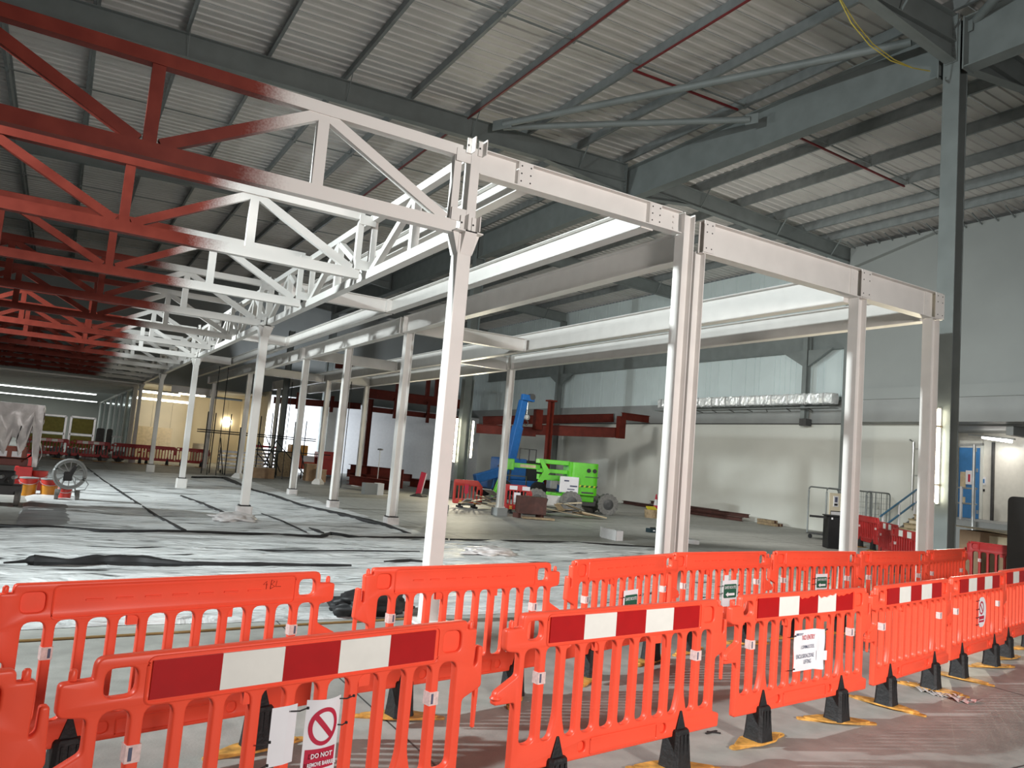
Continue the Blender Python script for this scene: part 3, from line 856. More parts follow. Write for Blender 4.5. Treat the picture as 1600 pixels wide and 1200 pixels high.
def panel_mesh(name, m, slot_top=0.80):
    outer = rounded([(-0.02, 0.125), (1.86, 0.125), (1.865, 0.215), (1.79, 0.235), (1.79, 0.60), (1.915, 0.65), (1.905, 0.86, 0.012), (1.875, 0.86, 0.012), (1.872, 0.775), (1.85, 0.755),
                     (1.855, 0.955), (1.79, 0.955, 0.004), (1.787, 1.0, 0.03), (0.0, 1.0, 0.035), (-0.004, 0.925, 0.004), (-0.115, 0.92), (-0.115, 0.80, 0.03), (-0.012, 0.785),
                     (-0.012, 0.66), (-0.155, 0.585), (-0.165, 0.515), (-0.02, 0.515)], 0.018)
    loops = [outer]
    for k, c in enumerate(SL):
        w = 0.055
        if k in (1, 8):    # slots beside the feet curve away at the bottom
            loops.append(rounded([(c-w, 0.275), (c+w-0.035, 0.275), (c+w, 0.40), (c+w, slot_top), (c-w, slot_top)], 0.045))
        elif k in (2, 9):
            loops.append(rounded([(c-w+0.035, 0.275), (c+w, 0.275), (c+w, slot_top), (c-w, slot_top), (c-w, 0.40)], 0.045))
        else:
            loops.append(rbox(c-w, c+w, 0.275, slot_top, 0.045))
    loops.append(rbox(0.035, 0.152, 0.848, 0.955, 0.035))
    loops.append(rbox(1.632, 1.75, 0.848, 0.955, 0.035))
    loops.append(rbox(1.797, 1.815, 0.36, 0.52, 0.008) if False else rbox(0.50, 0.56, 0.165, 0.225, 0.03))
    loops.append(rbox(1.24, 1.30, 0.165, 0.225, 0.03))
    me = curve_panel(name, loops, 0.024, 0.009, m)
    x = MB()
    x.box(1.625, 1.758, -0.004, 0.004, 0.84, 0.962)              # blind right hand grip
    for q in (0.53, 1.27):
        x.box(q-0.034, q+0.034, -0.004, 0.012, 0.16, 0.23)
    x.lathe([(0, 0.925), (0.015, 0.925), (0.015, 0.955), (0.009, 0.965), (0, 0.965)], (-0.07, 0, 0), 8)
    x.lathe([(0, 0.955), (0.015, 0.955), (0.015, 0.985), (0.009, 0.993), (0, 0.993)], (1.822, 0, 0), 8)
    x.lathe([(0, 0.43), (0.012, 0.44), (0.016, 0.62), (0.016, 0.66), (0, 0.66)], (1.893, 0, 0), 8)
    x.tube([(-0.14+0.022*math.cos(t), 0.024*math.sin(t), 0.55) for t in [2*PI*k/10 for k in range(10)]], 0.012, 6, closed=True)
    # raised rims round the board recess and the bottom panel, both faces
    for s in (-1, 1):
        for lp in (rbox(0.185, 1.60, 0.808, 0.984, 0.03), rbox(0.60, 1.20, 0.145, 0.235, 0.01)):
            x.tube([(a, s*0.0245, b) for a, b in lp], 0.006, 5, closed=True)
    # lugs under the top rail
    for q in (0.62, 1.18):
        x.box(q-0.03, q+0.03, -0.014, 0.014, 0.745, 0.80)
    # moulded dashes on the back
    for k in range(7):
        c = 0.42+k*0.155
        x.tube([(c, 0.0255, 0.9), (c+0.09, 0.0255, 0.902)], 0.006, 5)
    extra = x.mesh('extra', m, smooth=True)
    bm = bmesh.new(); bm.from_mesh(me); bm.from_mesh(extra); bm.to_mesh(me); bm.free()
    return me
KS = 0.947
TZ = Matrix.Translation((0, 0, 0.098)) @ Matrix.Scale(KS, 4)
ME_PANEL = panel_mesh('barrier_panel', M['orange'])
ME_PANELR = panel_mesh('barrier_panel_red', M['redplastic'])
ME_SQ_R = MB().box(-0.137, 0.137, -0.0335, -0.0245, 0.826, 0.972).mesh('square_red', M['board_red'])
ME_SQ_W = MB().box(-0.137, 0.137, -0.0335, -0.0245, 0.826, 0.972).mesh('square_white', M['board_white'])
def torn(red, up):
    mb = MB(); pts = [(-0.137, 0.826), (0.137, 0.826)]
    z = [0.972, 0.955, 0.962, 0.945, 0.952, 0.94, 0.968][::(1 if up else -1)]
    pts += [(0.137-0.274*i/6, z[i]) for i in range(7)]
    return mb.prism(pts, 'y', -0.0335, -0.0245).mesh('torn_square', M['board_red'] if red else M['board_white'])
ME_STK = MB().box(-0.028, 0.028, -0.0262, 0.0262, 0.598, 0.664).mesh('sticker', M['sticker'])
mk_ = MB(); mk_.box(-0.018, -0.004, -0.0270, 0.0270, 0.606, 0.656)
ME_STKM = mk_.mesh('sticker_mark', M['ink'])
fb = MB()
def ring4(w, d, z, c=0.02):
    return [(-w+c, -d, z), (w-c, -d, z), (w, -d+c, z), (w, d-c, z), (w-c, d, z), (-w+c, d, z), (-w, d-c, z), (-w, -d+c, z)]
lv = [ring4(0.085, 0.080, 0.022), ring4(0.080, 0.075, 0.06), ring4(0.067, 0.063, 0.250), ring4(0.058, 0.056, 0.262)]
fb.add([p for r in lv for p in r], [(i*8+k, i*8+(k+1) % 8, (i+1)*8+(k+1) % 8, (i+1)*8+k) for i in range(3) for k in range(8)]+[tuple(range(7, -1, -1)), tuple(range(24, 32))])
fb.add([(-0.05, -0.036, 0.24), (0.05, -0.036, 0.24), (0.05, 0.036, 0.24), (-0.05, 0.036, 0.24), (-0.008, -0.030, 0.37), (0.008, -0.030, 0.37), (0.008, 0.030, 0.37), (-0.008, 0.030, 0.37)],
       [(0, 3, 2, 1), (4, 5, 6, 7), (0, 1, 5, 4), (1, 2, 6, 5), (2, 3, 7, 6), (3, 0, 4, 7)])
for s in (-1, 1):
    for k in range(3):
        fb.box(-0.045+k*0.036, -0.033+k*0.036, min(s*0.060, s*0.074), max(s*0.060, s*0.074), 0.03, 0.235)
for _m in ():
    pass
ME_FOOT = fb.mesh('barrier_foot', M['rubber'], smooth=False, bevel=0.004)
yb_ = MB()
yb_.prism(rounded([(-0.325, -0.024), (-0.12, -0.046), (0.12, -0.046), (0.325, -0.024), (0.325, 0.024), (0.12, 0.046), (-0.12, 0.046), (-0.325, 0.024)], 0.03, 3), 'z', 0.0, 0.014)
yb_.prism(rounded([(-0.27, -0.014), (-0.10, -0.088), (0.10, -0.088), (0.27, -0.014), (0.27, 0.014), (0.10, 0.088), (-0.10, 0.088), (-0.27, 0.014)], 0.03, 3), 'z', 0.012, 0.026)
ME_FBASE = yb_.mesh('foot_base', M['yellow'], bevel=0.003)

GF_NAME = 'red barriers across the store floor'
for _me in (ME_PANEL, ME_PANELR, ME_SQ_R, ME_SQ_W, ME_STK, ME_STKM):
    _me.transform(TZ)
def barrier(label, p, ang, front=True, fa=(0, 0), boards=True, red=False, torn_board=False, group='orange barriers', cat='barrier'):
    """p: ground point of the left end of the top rail as seen from the camera side; ang: heading in degrees"""
    a = math.radians(ang)
    if group != GF_NAME:
        p = (p[0]*KS, p[1]*KS)
    if front:
        loc, rz = (p[0], p[1], 0), a
    else:                                # turned round, the back to the camera
        loc, rz = (p[0]+1.787*KS*math.cos(a), p[1]+1.787*KS*math.sin(a), 0), a+PI
    t = thing('plastic_barrier', label, cat, loc, rz, group)
    share('panel', ME_PANELR if red else ME_PANEL, t, (0, 0, 0))
    if boards:
        tr = tw = None
        if torn_board:
            tr, tw = torn(True, True), torn(False, True)
            tr.transform(TZ); tw.transform(TZ)
        for k in range(5):
            me = ME_SQ_R if k % 2 == 0 else ME_SQ_W
            if torn_board and k in (2, 4):
                me = tr
            if torn_board and k == 3:
                me = tw
            share('reflective_square', me, t, ((0.336+0.274*k)*KS, 0, 0))
    for x in (SL[0]+0.0795, SL[9]+0.0795):
        s = share('sticker', ME_STK, t, (x*KS, 0, 0)); share('sticker_mark', ME_STKM, s, (0, 0, 0))
    for x, f in zip((SL[1]+0.0795, SL[8]+0.0795), fa if front else fa[::-1]):
        ft = share('foot', ME_FOOT, t, (x*KS, 0, 0))
        share('foot_base', ME_FBASE, ft, (0, 0, 0), math.radians(f)-rz)
    return t, a, Vector((p[0], p[1], 0))
GB = 'front row of orange barriers with red and white boards'
GA = 'back row of orange barriers turned round'
B = {}
B[0] = barrier('orange barrier with red and white board cut off by the left picture edge', (-1.76, 2.80), 13, fa=(10, -15), group=GB)
B[1] = barrier('large front orange barrier with striped board carrying the do not remove sign', (0.23, 3.29), 12.5, fa=(-10, -5), group=GB)
B[2] = barrier('front orange barrier with striped board between the two signed barriers', (2.39, 3.79), 8.1, fa=(-15, -19), group=GB)
B[3] = barrier('front orange barrier with torn striped board carrying the no entry sheet', (4.52, 4.16), 7.0, fa=(9, -28), torn_board=True, group=GB)
B[4] = barrier('front orange barrier with striped board just right of the no entry sheet barrier', (6.55, 4.43), 12.0, fa=(-75, -65), group=GB)
B[5] = barrier('front orange barrier with striped board carrying the round topped red sign', (8.49, 4.86), 11.9, fa=(-74, -15), group=GB)
B[6] = barrier('front orange barrier with striped board at the right picture edge', (10.34, 5.31), 12.9, fa=(1, -10), group=GB)
A = {}
A[0] = barrier('orange barrier of the back row cut off by the left picture edge', (-2.05, 4.32), 13, False, fa=(5, 10), boards=False, group=GA)
A[1] = barrier('orange barrier of the back row with a scrawled mark, behind the do not remove sign', (-0.09, 4.82), 13.0, False, fa=(-40, 14), boards=False, group=GA)
A[2] = barrier('orange barrier of the back row in front of the nearest white column', (2.09, 5.38), 10.6, False, fa=(-20, 58), boards=False, group=GA)
A[3] = barrier('orange barrier of the back row with green sign left of the double column', (4.23, 5.86), 18.5, False, fa=(43, 25), boards=False, group=GA)
A[4] = barrier('orange barrier of the back row with the tall green arrow sign', (6.02, 6.50), 9.0, False, fa=(20, -10), boards=False, group=GA)
A[5] = barrier('orange barrier of the back row with the small green arrow sign', (8.02, 6.82), 4.5, False, fa=(0, 0), boards=False, group=GA)
A[6] = barrier('orange barrier of the back row between the two right white columns', (10.02, 7.0), 5.6, False, fa=(0, 15), boards=False, group=GA)
A[7] = barrier('orange barrier of the back row half shaded in front of the grey stanchion', (12.1, 7.3), 13.0, False, fa=(0, 15), boards=False, group=GA)
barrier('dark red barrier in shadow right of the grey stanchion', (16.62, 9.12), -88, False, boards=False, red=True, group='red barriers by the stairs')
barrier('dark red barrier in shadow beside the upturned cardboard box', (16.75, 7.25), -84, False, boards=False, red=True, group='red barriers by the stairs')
barrier('red barrier standing beside the roll cage', (24.6, 17.4), -125, True, boards=False, red=True, group='red barriers by the stairs')
barrier('red barrier with two white squares at the foot of the stairs, left one', (21.1, 14.2), -132, True, boards=True, red=True, group='red barriers by the stairs')
barrier('red barrier with two white squares at the foot of the stairs, right one', (18.3, 11.95), -128, True, boards=True, red=True, group='red barriers by the stairs')
GF = 'red barriers across the store floor'
for k, (p, ang, bd) in enumerate((((-1.1, 46.5), 2, True), ((0.82, 46.6), 2, True), ((2.75, 46.8), 1, False), ((4.15, 47.0), 1, False), ((5.95, 47.1), 0, False))):
    barrier(['red barrier with white squares in front of the left olive seat block', 'red barrier with white squares in front of the right olive seat block', 'plain red barrier left of the fourth and fifth white columns',
             'plain red barrier between the last two truss columns', 'plain red barrier right of the last truss columns by the cream boards'][k], p, ang, True, boards=bd, red=True, group=GF)

# ---------------------------------------------------------------- signs tied to the barriers
def loc_on(bar, u, z, d=-0.032):
    t, a, p = bar
    return Vector((p.x+u*math.cos(a)-d*-1*0, p.y+u*math.sin(a), z))
def sign_at(bar, name, label, u, z, off=0.034, cat='sign', group=None):
    t, a, p = bar
    n = Vector((math.sin(a), -math.cos(a), 0))
    q = Vector((p.x, p.y, 0))+Vector((math.cos(a), math.sin(a), 0))*(u*KS)+n*off
    e = thing(name, label, cat, (q.x, q.y, z*KS+0.098), a, group)
    e.scale = (KS, 1, KS)
    return e
def sheet(w, h, curl=None, n=16, th=0.0012):
    """paper centred on x with base at z=0; curl(s in 0..1, t in 0..1) gives depth"""
    mb = MB(); m = 10
    vs = []; 
    for j in range(m+1):
        for i in range(n+1):
            s, t = i/n, j/m
            vs.append(((s-0.5)*w, -(curl(s, t) if curl else 0), t*h))
    mb.add(vs, [(j*(n+1)+i, j*(n+1)+i+1, (j+1)*(n+1)+i+1, (j+1)*(n+1)+i) for j in range(m) for i in range(n)])
    return mb
def words(parent, txt, x, z, size, m, y=-0.002, rot=0.0, tall=1.0, bold=0.0):
    cu = bpy.data.curves.new('lettering', 'FONT'); cu.body = txt; cu.size = size; cu.align_x = 'CENTER'; cu.align_y = 'CENTER'
    cu.extrude = 0.0003; cu.offset = bold; cu.resolution_u = 2
    cu.materials.append(m)
    tmp = bpy.data.objects.new('lettering', cu); COL.objects.link(tmp)
    dg = bpy.context.evaluated_depsgraph_get(); dg.update()
    me = bpy.data.meshes.new_from_object(tmp.evaluated_get(dg))
    bpy.data.objects.remove(tmp); bpy.data.curves.remove(cu)
    o = bpy.data.objects.new('lettering', me); COL.objects.link(o); o.parent = parent; o['kind'] = 'stuff'
    o.location = (x, y, z); o.rotation_euler = (PI/2, rot, 0); o.scale = (1, tall, 1)
    return o
def tie(parent, x0, x1, z, y=-0.006, sag=0.004):
    mb = MB(); mb.tube([(x0, y, z), ((x0+x1)/2, y-0.004, z-sag), (x1, y, z+0.002)], 0.0032, 5)
    mb.box(x1-0.004, x1+0.004, y-0.006, y+0.004, z-0.003, z+0.007)
    return mb.build('cable_tie', M['black'], parent)
# do not remove barrier
def bow(s, t):
    return 0.012+0.030*math.sin(PI*s)*(0.35+0.65*t)
t = sign_at(B[1], 'warning_sign', 'curled white sheet with red prohibition ring reading do not remove barrier', 0.955, 0.385)
sheet(0.17, 0.35, bow).build('paper_sheet', M['paper'], t, smooth=True)
def on_bow(pts2, nm, m, lift=0.0014):
    mb = MB(); n = len(pts2)//2
    vs = []
    for x, z in pts2:
        s = x/0.17+0.5; tt = z/0.35
        vs.append((x, -bow(min(max(s, 0), 1), min(max(tt, 0), 1))-lift, z))
    fs = [(i, i+1, n+i+1, n+i) for i in range(n-1)]
    mb.add(vs, fs)
    return mb.build(nm, m, t, smooth=True)
N = 36
ringo = [(0.071*math.cos(2*PI*k/N), 0.232+0.083*math.sin(2*PI*k/N)) for k in range(N+1)]
ringi = [(0.053*math.cos(2*PI*k/N), 0.232+0.064*math.sin(2*PI*k/N)) for k in range(N+1)]
on_bow(ringo+ringi, 'prohibition_ring', M['sign_red'])
bs = [(-0.046+0.092*k/10, 0.282-0.10*k/10) for k in range(11)]
on_bow([(x+0.008, z+0.008) for x, z in bs]+[(x-0.008, z-0.008) for x, z in bs], 'ring_bar', M['sign_red'])
pk = [(-0.074+0.148*k/10) for k in range(11)]
on_bow([(x, 0.137) for x in pk]+[(x, 0.048) for x in pk], 'text_plate', M['sign_red'])
words(t, 'DO NOT', -0.004, 0.112, 0.026, M['paper'], y=-0.0405, tall=1.1, bold=0.0006)
words(t, 'REMOVE BARRIER', 0.0, 0.076, 0.0178, M['paper'], y=-0.0405, tall=1.35, bold=0.0005)
tie(t, -0.16, -0.08, 0.315, y=-0.016); tie(t, 0.075, 0.15, 0.335, y=-0.016); tie(t, 0.08, 0.125, 0.22, y=-0.014); tie(t, -0.15, -0.08, 0.02, y=-0.014)
# blank sheet beside it
t = sign_at(B[1], 'blank_sheet', 'blank white folded sheet tied beside the do not remove sign', 0.775, 0.475)
sheet(0.125, 0.245, lambda s, q: 0.004+(0.03*max(0, s-0.62)*-1)).build('paper_sheet', M['paper'], t, smooth=False)
tie(t, -0.12, -0.06, 0.105); tie(t, -0.13, -0.06, 0.01)
# no entry sheet
t = sign_at(B[3], 'paper_notice', 'white paper notice reading no entry with curled right edge', 0.885, 0.388)
def nc(s, q):
    return 0.006+(0.0 if s < 0.72 else 0.045*math.sin((s-0.72)/0.28*PI*0.9))+0.004*math.sin(q*7+s*3)
mb = sheet(0.40, 0.318, nc, n=22)
mb.build('paper_sheet', M['paper'], t, smooth=True)
words(t, 'NO ENTRY', -0.005, 0.255, 0.036, M['pinkink'], y=-0.0125, tall=1.5, bold=0.0002)
words(t, 'LOWMAS STEEL', -0.01, 0.182, 0.026, M['ink'], y=-0.0125, tall=1.5, bold=0.0001)
words(t, 'EXCLUSION ZONE', -0.045, 0.112, 0.030, M['ink'], y=-0.0125, tall=1.5, bold=0.0001)
words(t, 'LIFTING', -0.01, 0.066, 0.030, M['ink'], y=-0.0125, tall=1.5, bold=0.0001)
mb = MB(); mb.box(-0.175, -0.150, -0.0135, -0.011, 0.278, 0.294); mb.box(-0.145, -0.085, -0.0135, -0.011, 0.287, 0.292); mb.box(-0.145, -0.095, -0.0135, -0.011, 0.279, 0.283)
mb.build('letterhead', M['ink'], t)
sheet(0.10, 0.075, lambda s, q: 0.03*s).build('stuck_flap', M['paper'], t, loc=(0.15, -0.022, 0.07))
tie(t, -0.27, -0.195, 0.275, y=-0.012); tie(t, -0.28, -0.195, 0.02, y=-0.012); tie(t, 0.19, 0.26, 0.30, y=-0.012); tie(t, 0.17, 0.24, 0.065, y=-0.012)
# curved white notice on the sixth barrier
t = sign_at(B[5], 'warning_sign', 'white rounded notice with red ring and red plate on the fifth striped barrier', 0.90, 0.415)
mb = MB()
pts = rounded([(-0.12, 0.0), (0.06, 0.0), (0.13, 0.10), (0.13, 0.24), (0.06, 0.335), (-0.12, 0.335)], 0.08, 5)
mb.prism(pts, 'y', -0.012, -0.010); mb.build('paper_sheet', M['paper'], t)
mb = MB(); N = 24
ro = [(-0.03+0.075*math.cos(2*PI*k/N), -0.0135, 0.215+0.075*math.sin(2*PI*k/N)) for k in range(N+1)]
ri = [(-0.03+0.056*math.cos(2*PI*k/N), -0.0135, 0.215+0.056*math.sin(2*PI*k/N)) for k in range(N+1)]
mb.add(ro+ri, [(i, i+1, N+2+i, N+1+i) for i in range(N)]); mb.build('prohibition_ring', M['sign_red'], t)
mb = MB(); mb.bar((-0.07, -0.0135, 0.255), (0.01, -0.0135, 0.175), 0.001, 0.016, (0, 0, 1)); mb.build('ring_bar', M['sign_red'], t)
mb = MB(); mb.box(-0.11, 0.06, -0.0145, -0.0125, 0.055, 0.125); mb.build('text_plate', M['sign_red'], t)
mb = MB(); mb.box(-0.10, 0.045, -0.0152, -0.0146, 0.078, 0.088); mb.build('text_line', M['paper'], t)
for z in (0.30, 0.205, 0.115, 0.035):
    tie(t, -0.22, -0.125, z, y=-0.012)
# green route signs
def green(bar, u, z, h, w, label, tail=False):
    t = sign_at(bar, 'route_sign', label, u, z, group='green arrow signs')
    sheet(w, h, lambda s, q: 0.006+0.003*math.sin(s*5)).build('paper_sheet', M['paper'], t, smooth=True)
    mb = MB(); mb.prism(rounded([(-w*0.42, h*0.10), (w*0.42, h*0.10), (w*0.42, h*0.80), (-w*0.42, h*0.80)], 0.02, 3), 'y', -0.0125, -0.0105); mb.build('green_plate', M['sign_green'], t)
    words(t, 'SAFE ROUTE', 0, h*0.63, w*0.135, M['paper'], y=-0.0130, tall=1.2, bold=0.0001)
    a = w*0.30; q = h*0.28
    mb = MB(); mb.prism([(-a, q), (-a*0.45, q-h*0.13), (-a*0.45, q-h*0.06), (a, q-h*0.06), (a, q+h*0.06), (-a*0.45, q+h*0.06), (-a*0.45, q+h*0.13)], 'y', -0.0135, -0.0126); mb.build('arrow', M['paper'], t)
    if tail:
        mb = MB(); mb.box(-w*0.48, 0.0, -0.006, -0.004, -0.075, 0.05); mb.build('backing_card', M['paper'], t); mb = MB(); mb.box(-w*0.40, -w*0.12, -0.006, -0.004, h-0.05, h+0.06); mb.build('backing_card', M['paper'], t)
    for zz in (h*0.35, h*0.72):
        tie(t, -w/2-0.07, -w/2, zz, y=-0.01); tie(t, w/2, w/2+0.035, zz, y=-0.01)
green(A[3], 0.925, 0.44, 0.235, 0.27, 'green and white arrow sign half hidden behind the second striped barrier')
green(A[4], 1.015, 0.448, 0.225, 0.295, 'tall green and white arrow sign with card tails on the back row', True)
green(A[5], 0.955, 0.505, 0.20, 0.27, 'small green and white arrow sign on the back row near the single column')
# pen mark on a barrier rail
t, a, p = A[1]
mb = MB()
o = (1.45, 0, 0)
def pen(pts):
    mb.tube([(1.787-x, 0.0265, z) for x, z in pts], 0.0016, 4)
pen([(1.40, 0.955), (1.375, 0.935), (1.405, 0.932)]); pen([(1.398, 0.945), (1.398, 0.905)])
pen([(1.425, 0.905), (1.43, 0.962), (1.452, 0.95), (1.432, 0.935), (1.455, 0.92), (1.425, 0.905)]); pen([(1.468, 0.955), (1.462, 0.918), (1.498, 0.918)])
_o = mb.build('pen_scrawl', M['red_pipe'], t); _o.data.transform(TZ)
# ================================================================ floor covering
from mathutils import noise as mn
def sheet_mesh(x0, x1, y0, y1, nx, ny, z0, amp, seed, wob=0.12):
    mb = MB((x0, y0, 0)); vs = []
    for j in range(ny+1):
        for i in range(nx+1):
            x = x0+(x1-x0)*i/nx; y = y0+(y1-y0)*j/ny
            a = mn.noise((x*0.45+seed, y*2.1, seed)); b = mn.noise((x*1.6, y*4.5+seed, 3.1)); c = mn.noise((x*0.25, y*0.8, seed*2))
            z = z0+amp*(max(0, 0.32-abs(a))*1.6+0.35*max(0, 0.3-abs(b))+0.35*(c+0.5))
            e = min(i, nx-i, j, ny-j)
            if e == 0:
                x += wob*mn.noise((x*0.7, y*0.7, 9+seed)); y += wob*mn.noise((x*0.7, y*0.7, 19+seed)); z = z0
            vs.append((x, y, max(z0, z)))
    mb.add(vs, [(j*(nx+1)+i, j*(nx+1)+i+1, (j+1)*(nx+1)+i+1, (j+1)*(nx+1)+i) for j in range(ny) for i in range(nx)])
    return mb
o = sheet_mesh(-13.5, 12.9, 8.2, 15.55, 150, 90, 0.004, 0.085, 1.3).build('floor_membrane', M['membrane'], smooth=True, loc=(-13.5, 8.2, 0))
tag(o, 'wide dusty grey membrane sheet spread over the floor under the nearest columns', 'sheet')
o = sheet_mesh(-0.42, 7.62, 15.5, 37.5, 60, 120, 0.006, 0.075, 5.7).build('floor_membrane', M['membrane'], smooth=True, loc=(-0.42, 15.5, 0))
tag(o, 'long dusty pale membrane sheet running back along the truss columns', 'sheet')
o = sheet_mesh(-0.40, 0.42, 15.7, 20.4, 10, 30, 0.03, 0.05, 8.8, 0.03).build('floor_membrane', mat('darker_membrane', (0.22, 0.225, 0.225), 0.4, var=0.45, scale=3, stretch=(0.6, 4, 1)), smooth=True, loc=(-0.40, 15.7, 0))
tag(o, 'narrow darker strip of membrane in front of the buckets', 'sheet')
def fold(nm, pts, rs, flat=0.5, m='black', z=0.045):
    P = [Vector(p) for p in pts]
    pp, rr = [], []
    for i in range(len(P)-1):
        for k in range(6):
            s = k/6; q = P[i].lerp(P[i+1], s)
            pp.append(Vector((q.x, q.y+0.04*mn.noise((q.x*2.1, q.y, 4)), z))); rr.append((rs[i]*(1-s)+rs[i+1]*s)*(0.8+0.5*abs(mn.noise((q.x*3, q.y*3, 1)))))
    pp.append(Vector((P[-1].x, P[-1].y, z))); rr.append(rs[-1])
    b = P[0]
    mb = MB((b.x, b.y, 0)); mb.tube(pp, 0.05, 8, flat=flat, rs=rr)
    o = mb.build('membrane_fold', M[m], smooth=True, loc=(b.x, b.y, 0))
    return tag(o, nm, 'sheet')
fold('thick black rolled edge of membrane lying behind the left back barrier', [(-0.357, 11.564, 0.000), (-0.124, 11.719, 0.000), (-0.041, 11.772, 0.000), (0.339, 11.678, -0.000), (0.678, 11.846, 0.000), (1.222, 11.807, 0.000), (1.722, 11.545, 0.000), (2.714, 11.559, -0.000), (4.100, 11.459, 0.000)], [0.02, 0.05, 0.13, 0.075, 0.11, 0.15, 0.06, 0.05, 0.03], 0.6, z=0.07)
fold('black seam fold running straight across in front of the second truss column', [(-0.612, 15.683, -0.000), (-0.238, 15.498, 0.000), (0.329, 15.626, 0.000), (0.859, 15.283, 0.000), (2.289, 15.478, 0.000), (3.553, 15.431, 0.000), (4.756, 15.253, 0.000), (5.096, 15.717, 0.000), (5.566, 15.288, 0.000), (7.106, 15.541, 0.000), (7.608, 15.303, 0.000)], [0.06, 0.08, 0.05, 0.06, 0.05, 0.04, 0.05, 0.07, 0.04, 0.03, 0.03], 0.7)
fold('black edge of membrane right of the nearest column', [(7.659, 15.310, 0.000), (9.250, 15.331, 0.000), (10.976, 15.238, 0.000), (13.162, 14.714, 0.000)], [0.035, 0.03, 0.045, 0.02], 0.7)
fold('thin black crease across the middle of the near membrane', [(-0.446, 13.314, 0.000), (0.479, 13.281, 0.000), (1.071, 13.138, 0.000), (1.910, 13.358, 0.000), (3.366, 13.132, 0.000), (4.853, 13.257, 0.000), (6.033, 13.275, -0.000)], [0.02, 0.03, 0.035, 0.02, 0.025, 0.03, 0.02], 0.5, z=0.05)
fold('short black crease in front of the nearest column foot', [(4.862, 12.039, 0.000), (5.381, 12.192, 0.000), (5.618, 12.064, 0.000)], [0.02, 0.05, 0.02], 0.6, z=0.05)
fold('grey seam running back from the fold past the hose reel', [(1.252, 40.372, -0.000), (1.563, 29.906, 0.000), (1.888, 22.321, 0.000), (2.075, 18.186, 0.000), (2.293, 15.671, 0.000)], [0.03, 0.035, 0.04, 0.04, 0.04], 0.6, z=0.05)
fold('black seam running back past the wrapped column foot', [(3.328, 24.141, 0.000), (3.536, 21.839, 0.000), (3.652, 19.719, 0.000), (3.709, 18.450, 0.000)], [0.04, 0.05, 0.06, 0.03], 0.6, z=0.06)
fold('crumpled dark edge along the right side of the long membrane', [(5.124, 34.779, 0.000), (6.550, 35.278, 0.000), (6.289, 28.579, 0.000), (6.446, 25.940, 0.000), (6.433, 22.792, 0.000), (6.737, 20.700, 0.000), (6.978, 18.597, 0.000), (7.096, 17.802, 0.000), (7.033, 16.076, -0.000)], [0.08, 0.16, 0.06, 0.09, 0.05, 0.08, 0.12, 0.09, 0.04], 0.6, z=0.06)
fold('two short black creases on the long membrane, longer one', [(4.579, 19.600, 0.000), (4.668, 17.944, 0.000), (4.638, 15.839, 0.000)], [0.02, 0.035, 0.02], 0.6, z=0.06)
fold('two short black creases on the long membrane, thicker one', [(4.940, 16.669, 0.000), (4.945, 16.113, 0.000), (4.987, 15.801, 0.000)], [0.02, 0.06, 0.02], 0.6, z=0.06)
# crumpled bags
def crumple(nm, lab, c, r, sq, m, seed, cat='bag'):
    bm = bmesh.new(); bmesh.ops.create_icosphere(bm, subdivisions=4, radius=1.0)
    for v in bm.verts:
        n = v.co.normalized(); k = 1+0.45*mn.noise(n*2.2+Vector((seed, 0, 0)))+0.22*abs(mn.noise(n*6+Vector((0, seed, 0))))
        v.co = Vector((n.x*r[0]*k, n.y*r[1]*k, max(-0.98*r[2], n.z*r[2]*k)))
    for f in bm.faces:
        f.smooth = True
    me = bpy.data.meshes.new(nm); bm.to_mesh(me); bm.free(); me.materials.append(M[m])
    o = bpy.data.objects.new(nm, me); COL.objects.link(o); o.location = (c[0], c[1], r[2])
    return tag(o, lab, cat)
crumple('plastic_bundle', 'crumpled black plastic bundle behind the gap in the back barriers', (3.25, 8.35), (0.42, 0.22, 0.13), 0.4, 'black', 2.0)
crumple('plastic_bundle', 'crumpled pale plastic round the foot of the second truss column', (3.55, 17.75), (0.42, 0.34, 0.11), 0.4, 'polythene', 4.0)
crumple('plastic_bundle', 'shiny crumpled plastic right of the nearest column', (7.4, 13.1), (0.5, 0.3, 0.09), 0.4, 'polythene', 6.0)
t = tag(MB((0, 7.75, 0)).tube([(-1.2, 7.72, 0.012), (0.0, 7.75, 0.012), (1.2, 7.85, 0.012), (2.4, 8.0, 0.012), (3.6, 8.1, 0.012)], 0.012, 6).build('ochre_rope', mat('ochre_cord', (0.30, 0.19, 0.07), 0.6), loc=(0, 7.75, 0)), 'thin ochre cord on the concrete along the near edge of the membrane', 'cord')
# clear plastic scrap
mb = MB((7.1, 4.1, 0)); random.seed(5)
for k in range(13):
    s = k/12; p = Vector((7.475, 4.597, 0.000)).lerp(Vector((7.515, 4.087, 0.000)), s)
    for q in range(2):
        d = Vector((random.uniform(-0.09, 0.09), random.uniform(-0.06, 0.06), 0))
        mb.add([(p.x+d.x-0.06, p.y+d.y-0.03, 0.004), (p.x+d.x+0.05, p.y+d.y-0.04, 0.02+0.03*random.random()), (p.x+d.x+0.07, p.y+d.y+0.03, 0.006), (p.x+d.x-0.04, p.y+d.y+0.05, 0.03*random.random()+0.008)], [(0, 1, 2), (0, 2, 3)])
o = mb.build('plastic_scrap', mat('clear_film', (0.75, 0.74, 0.74), 0.15, var=0.2, scale=30), loc=(7.1, 4.1, 0)); o['kind'] = 'stuff'
tag(o, 'scraps of clear film on the concrete beside the yellow barrier foot', 'litter')
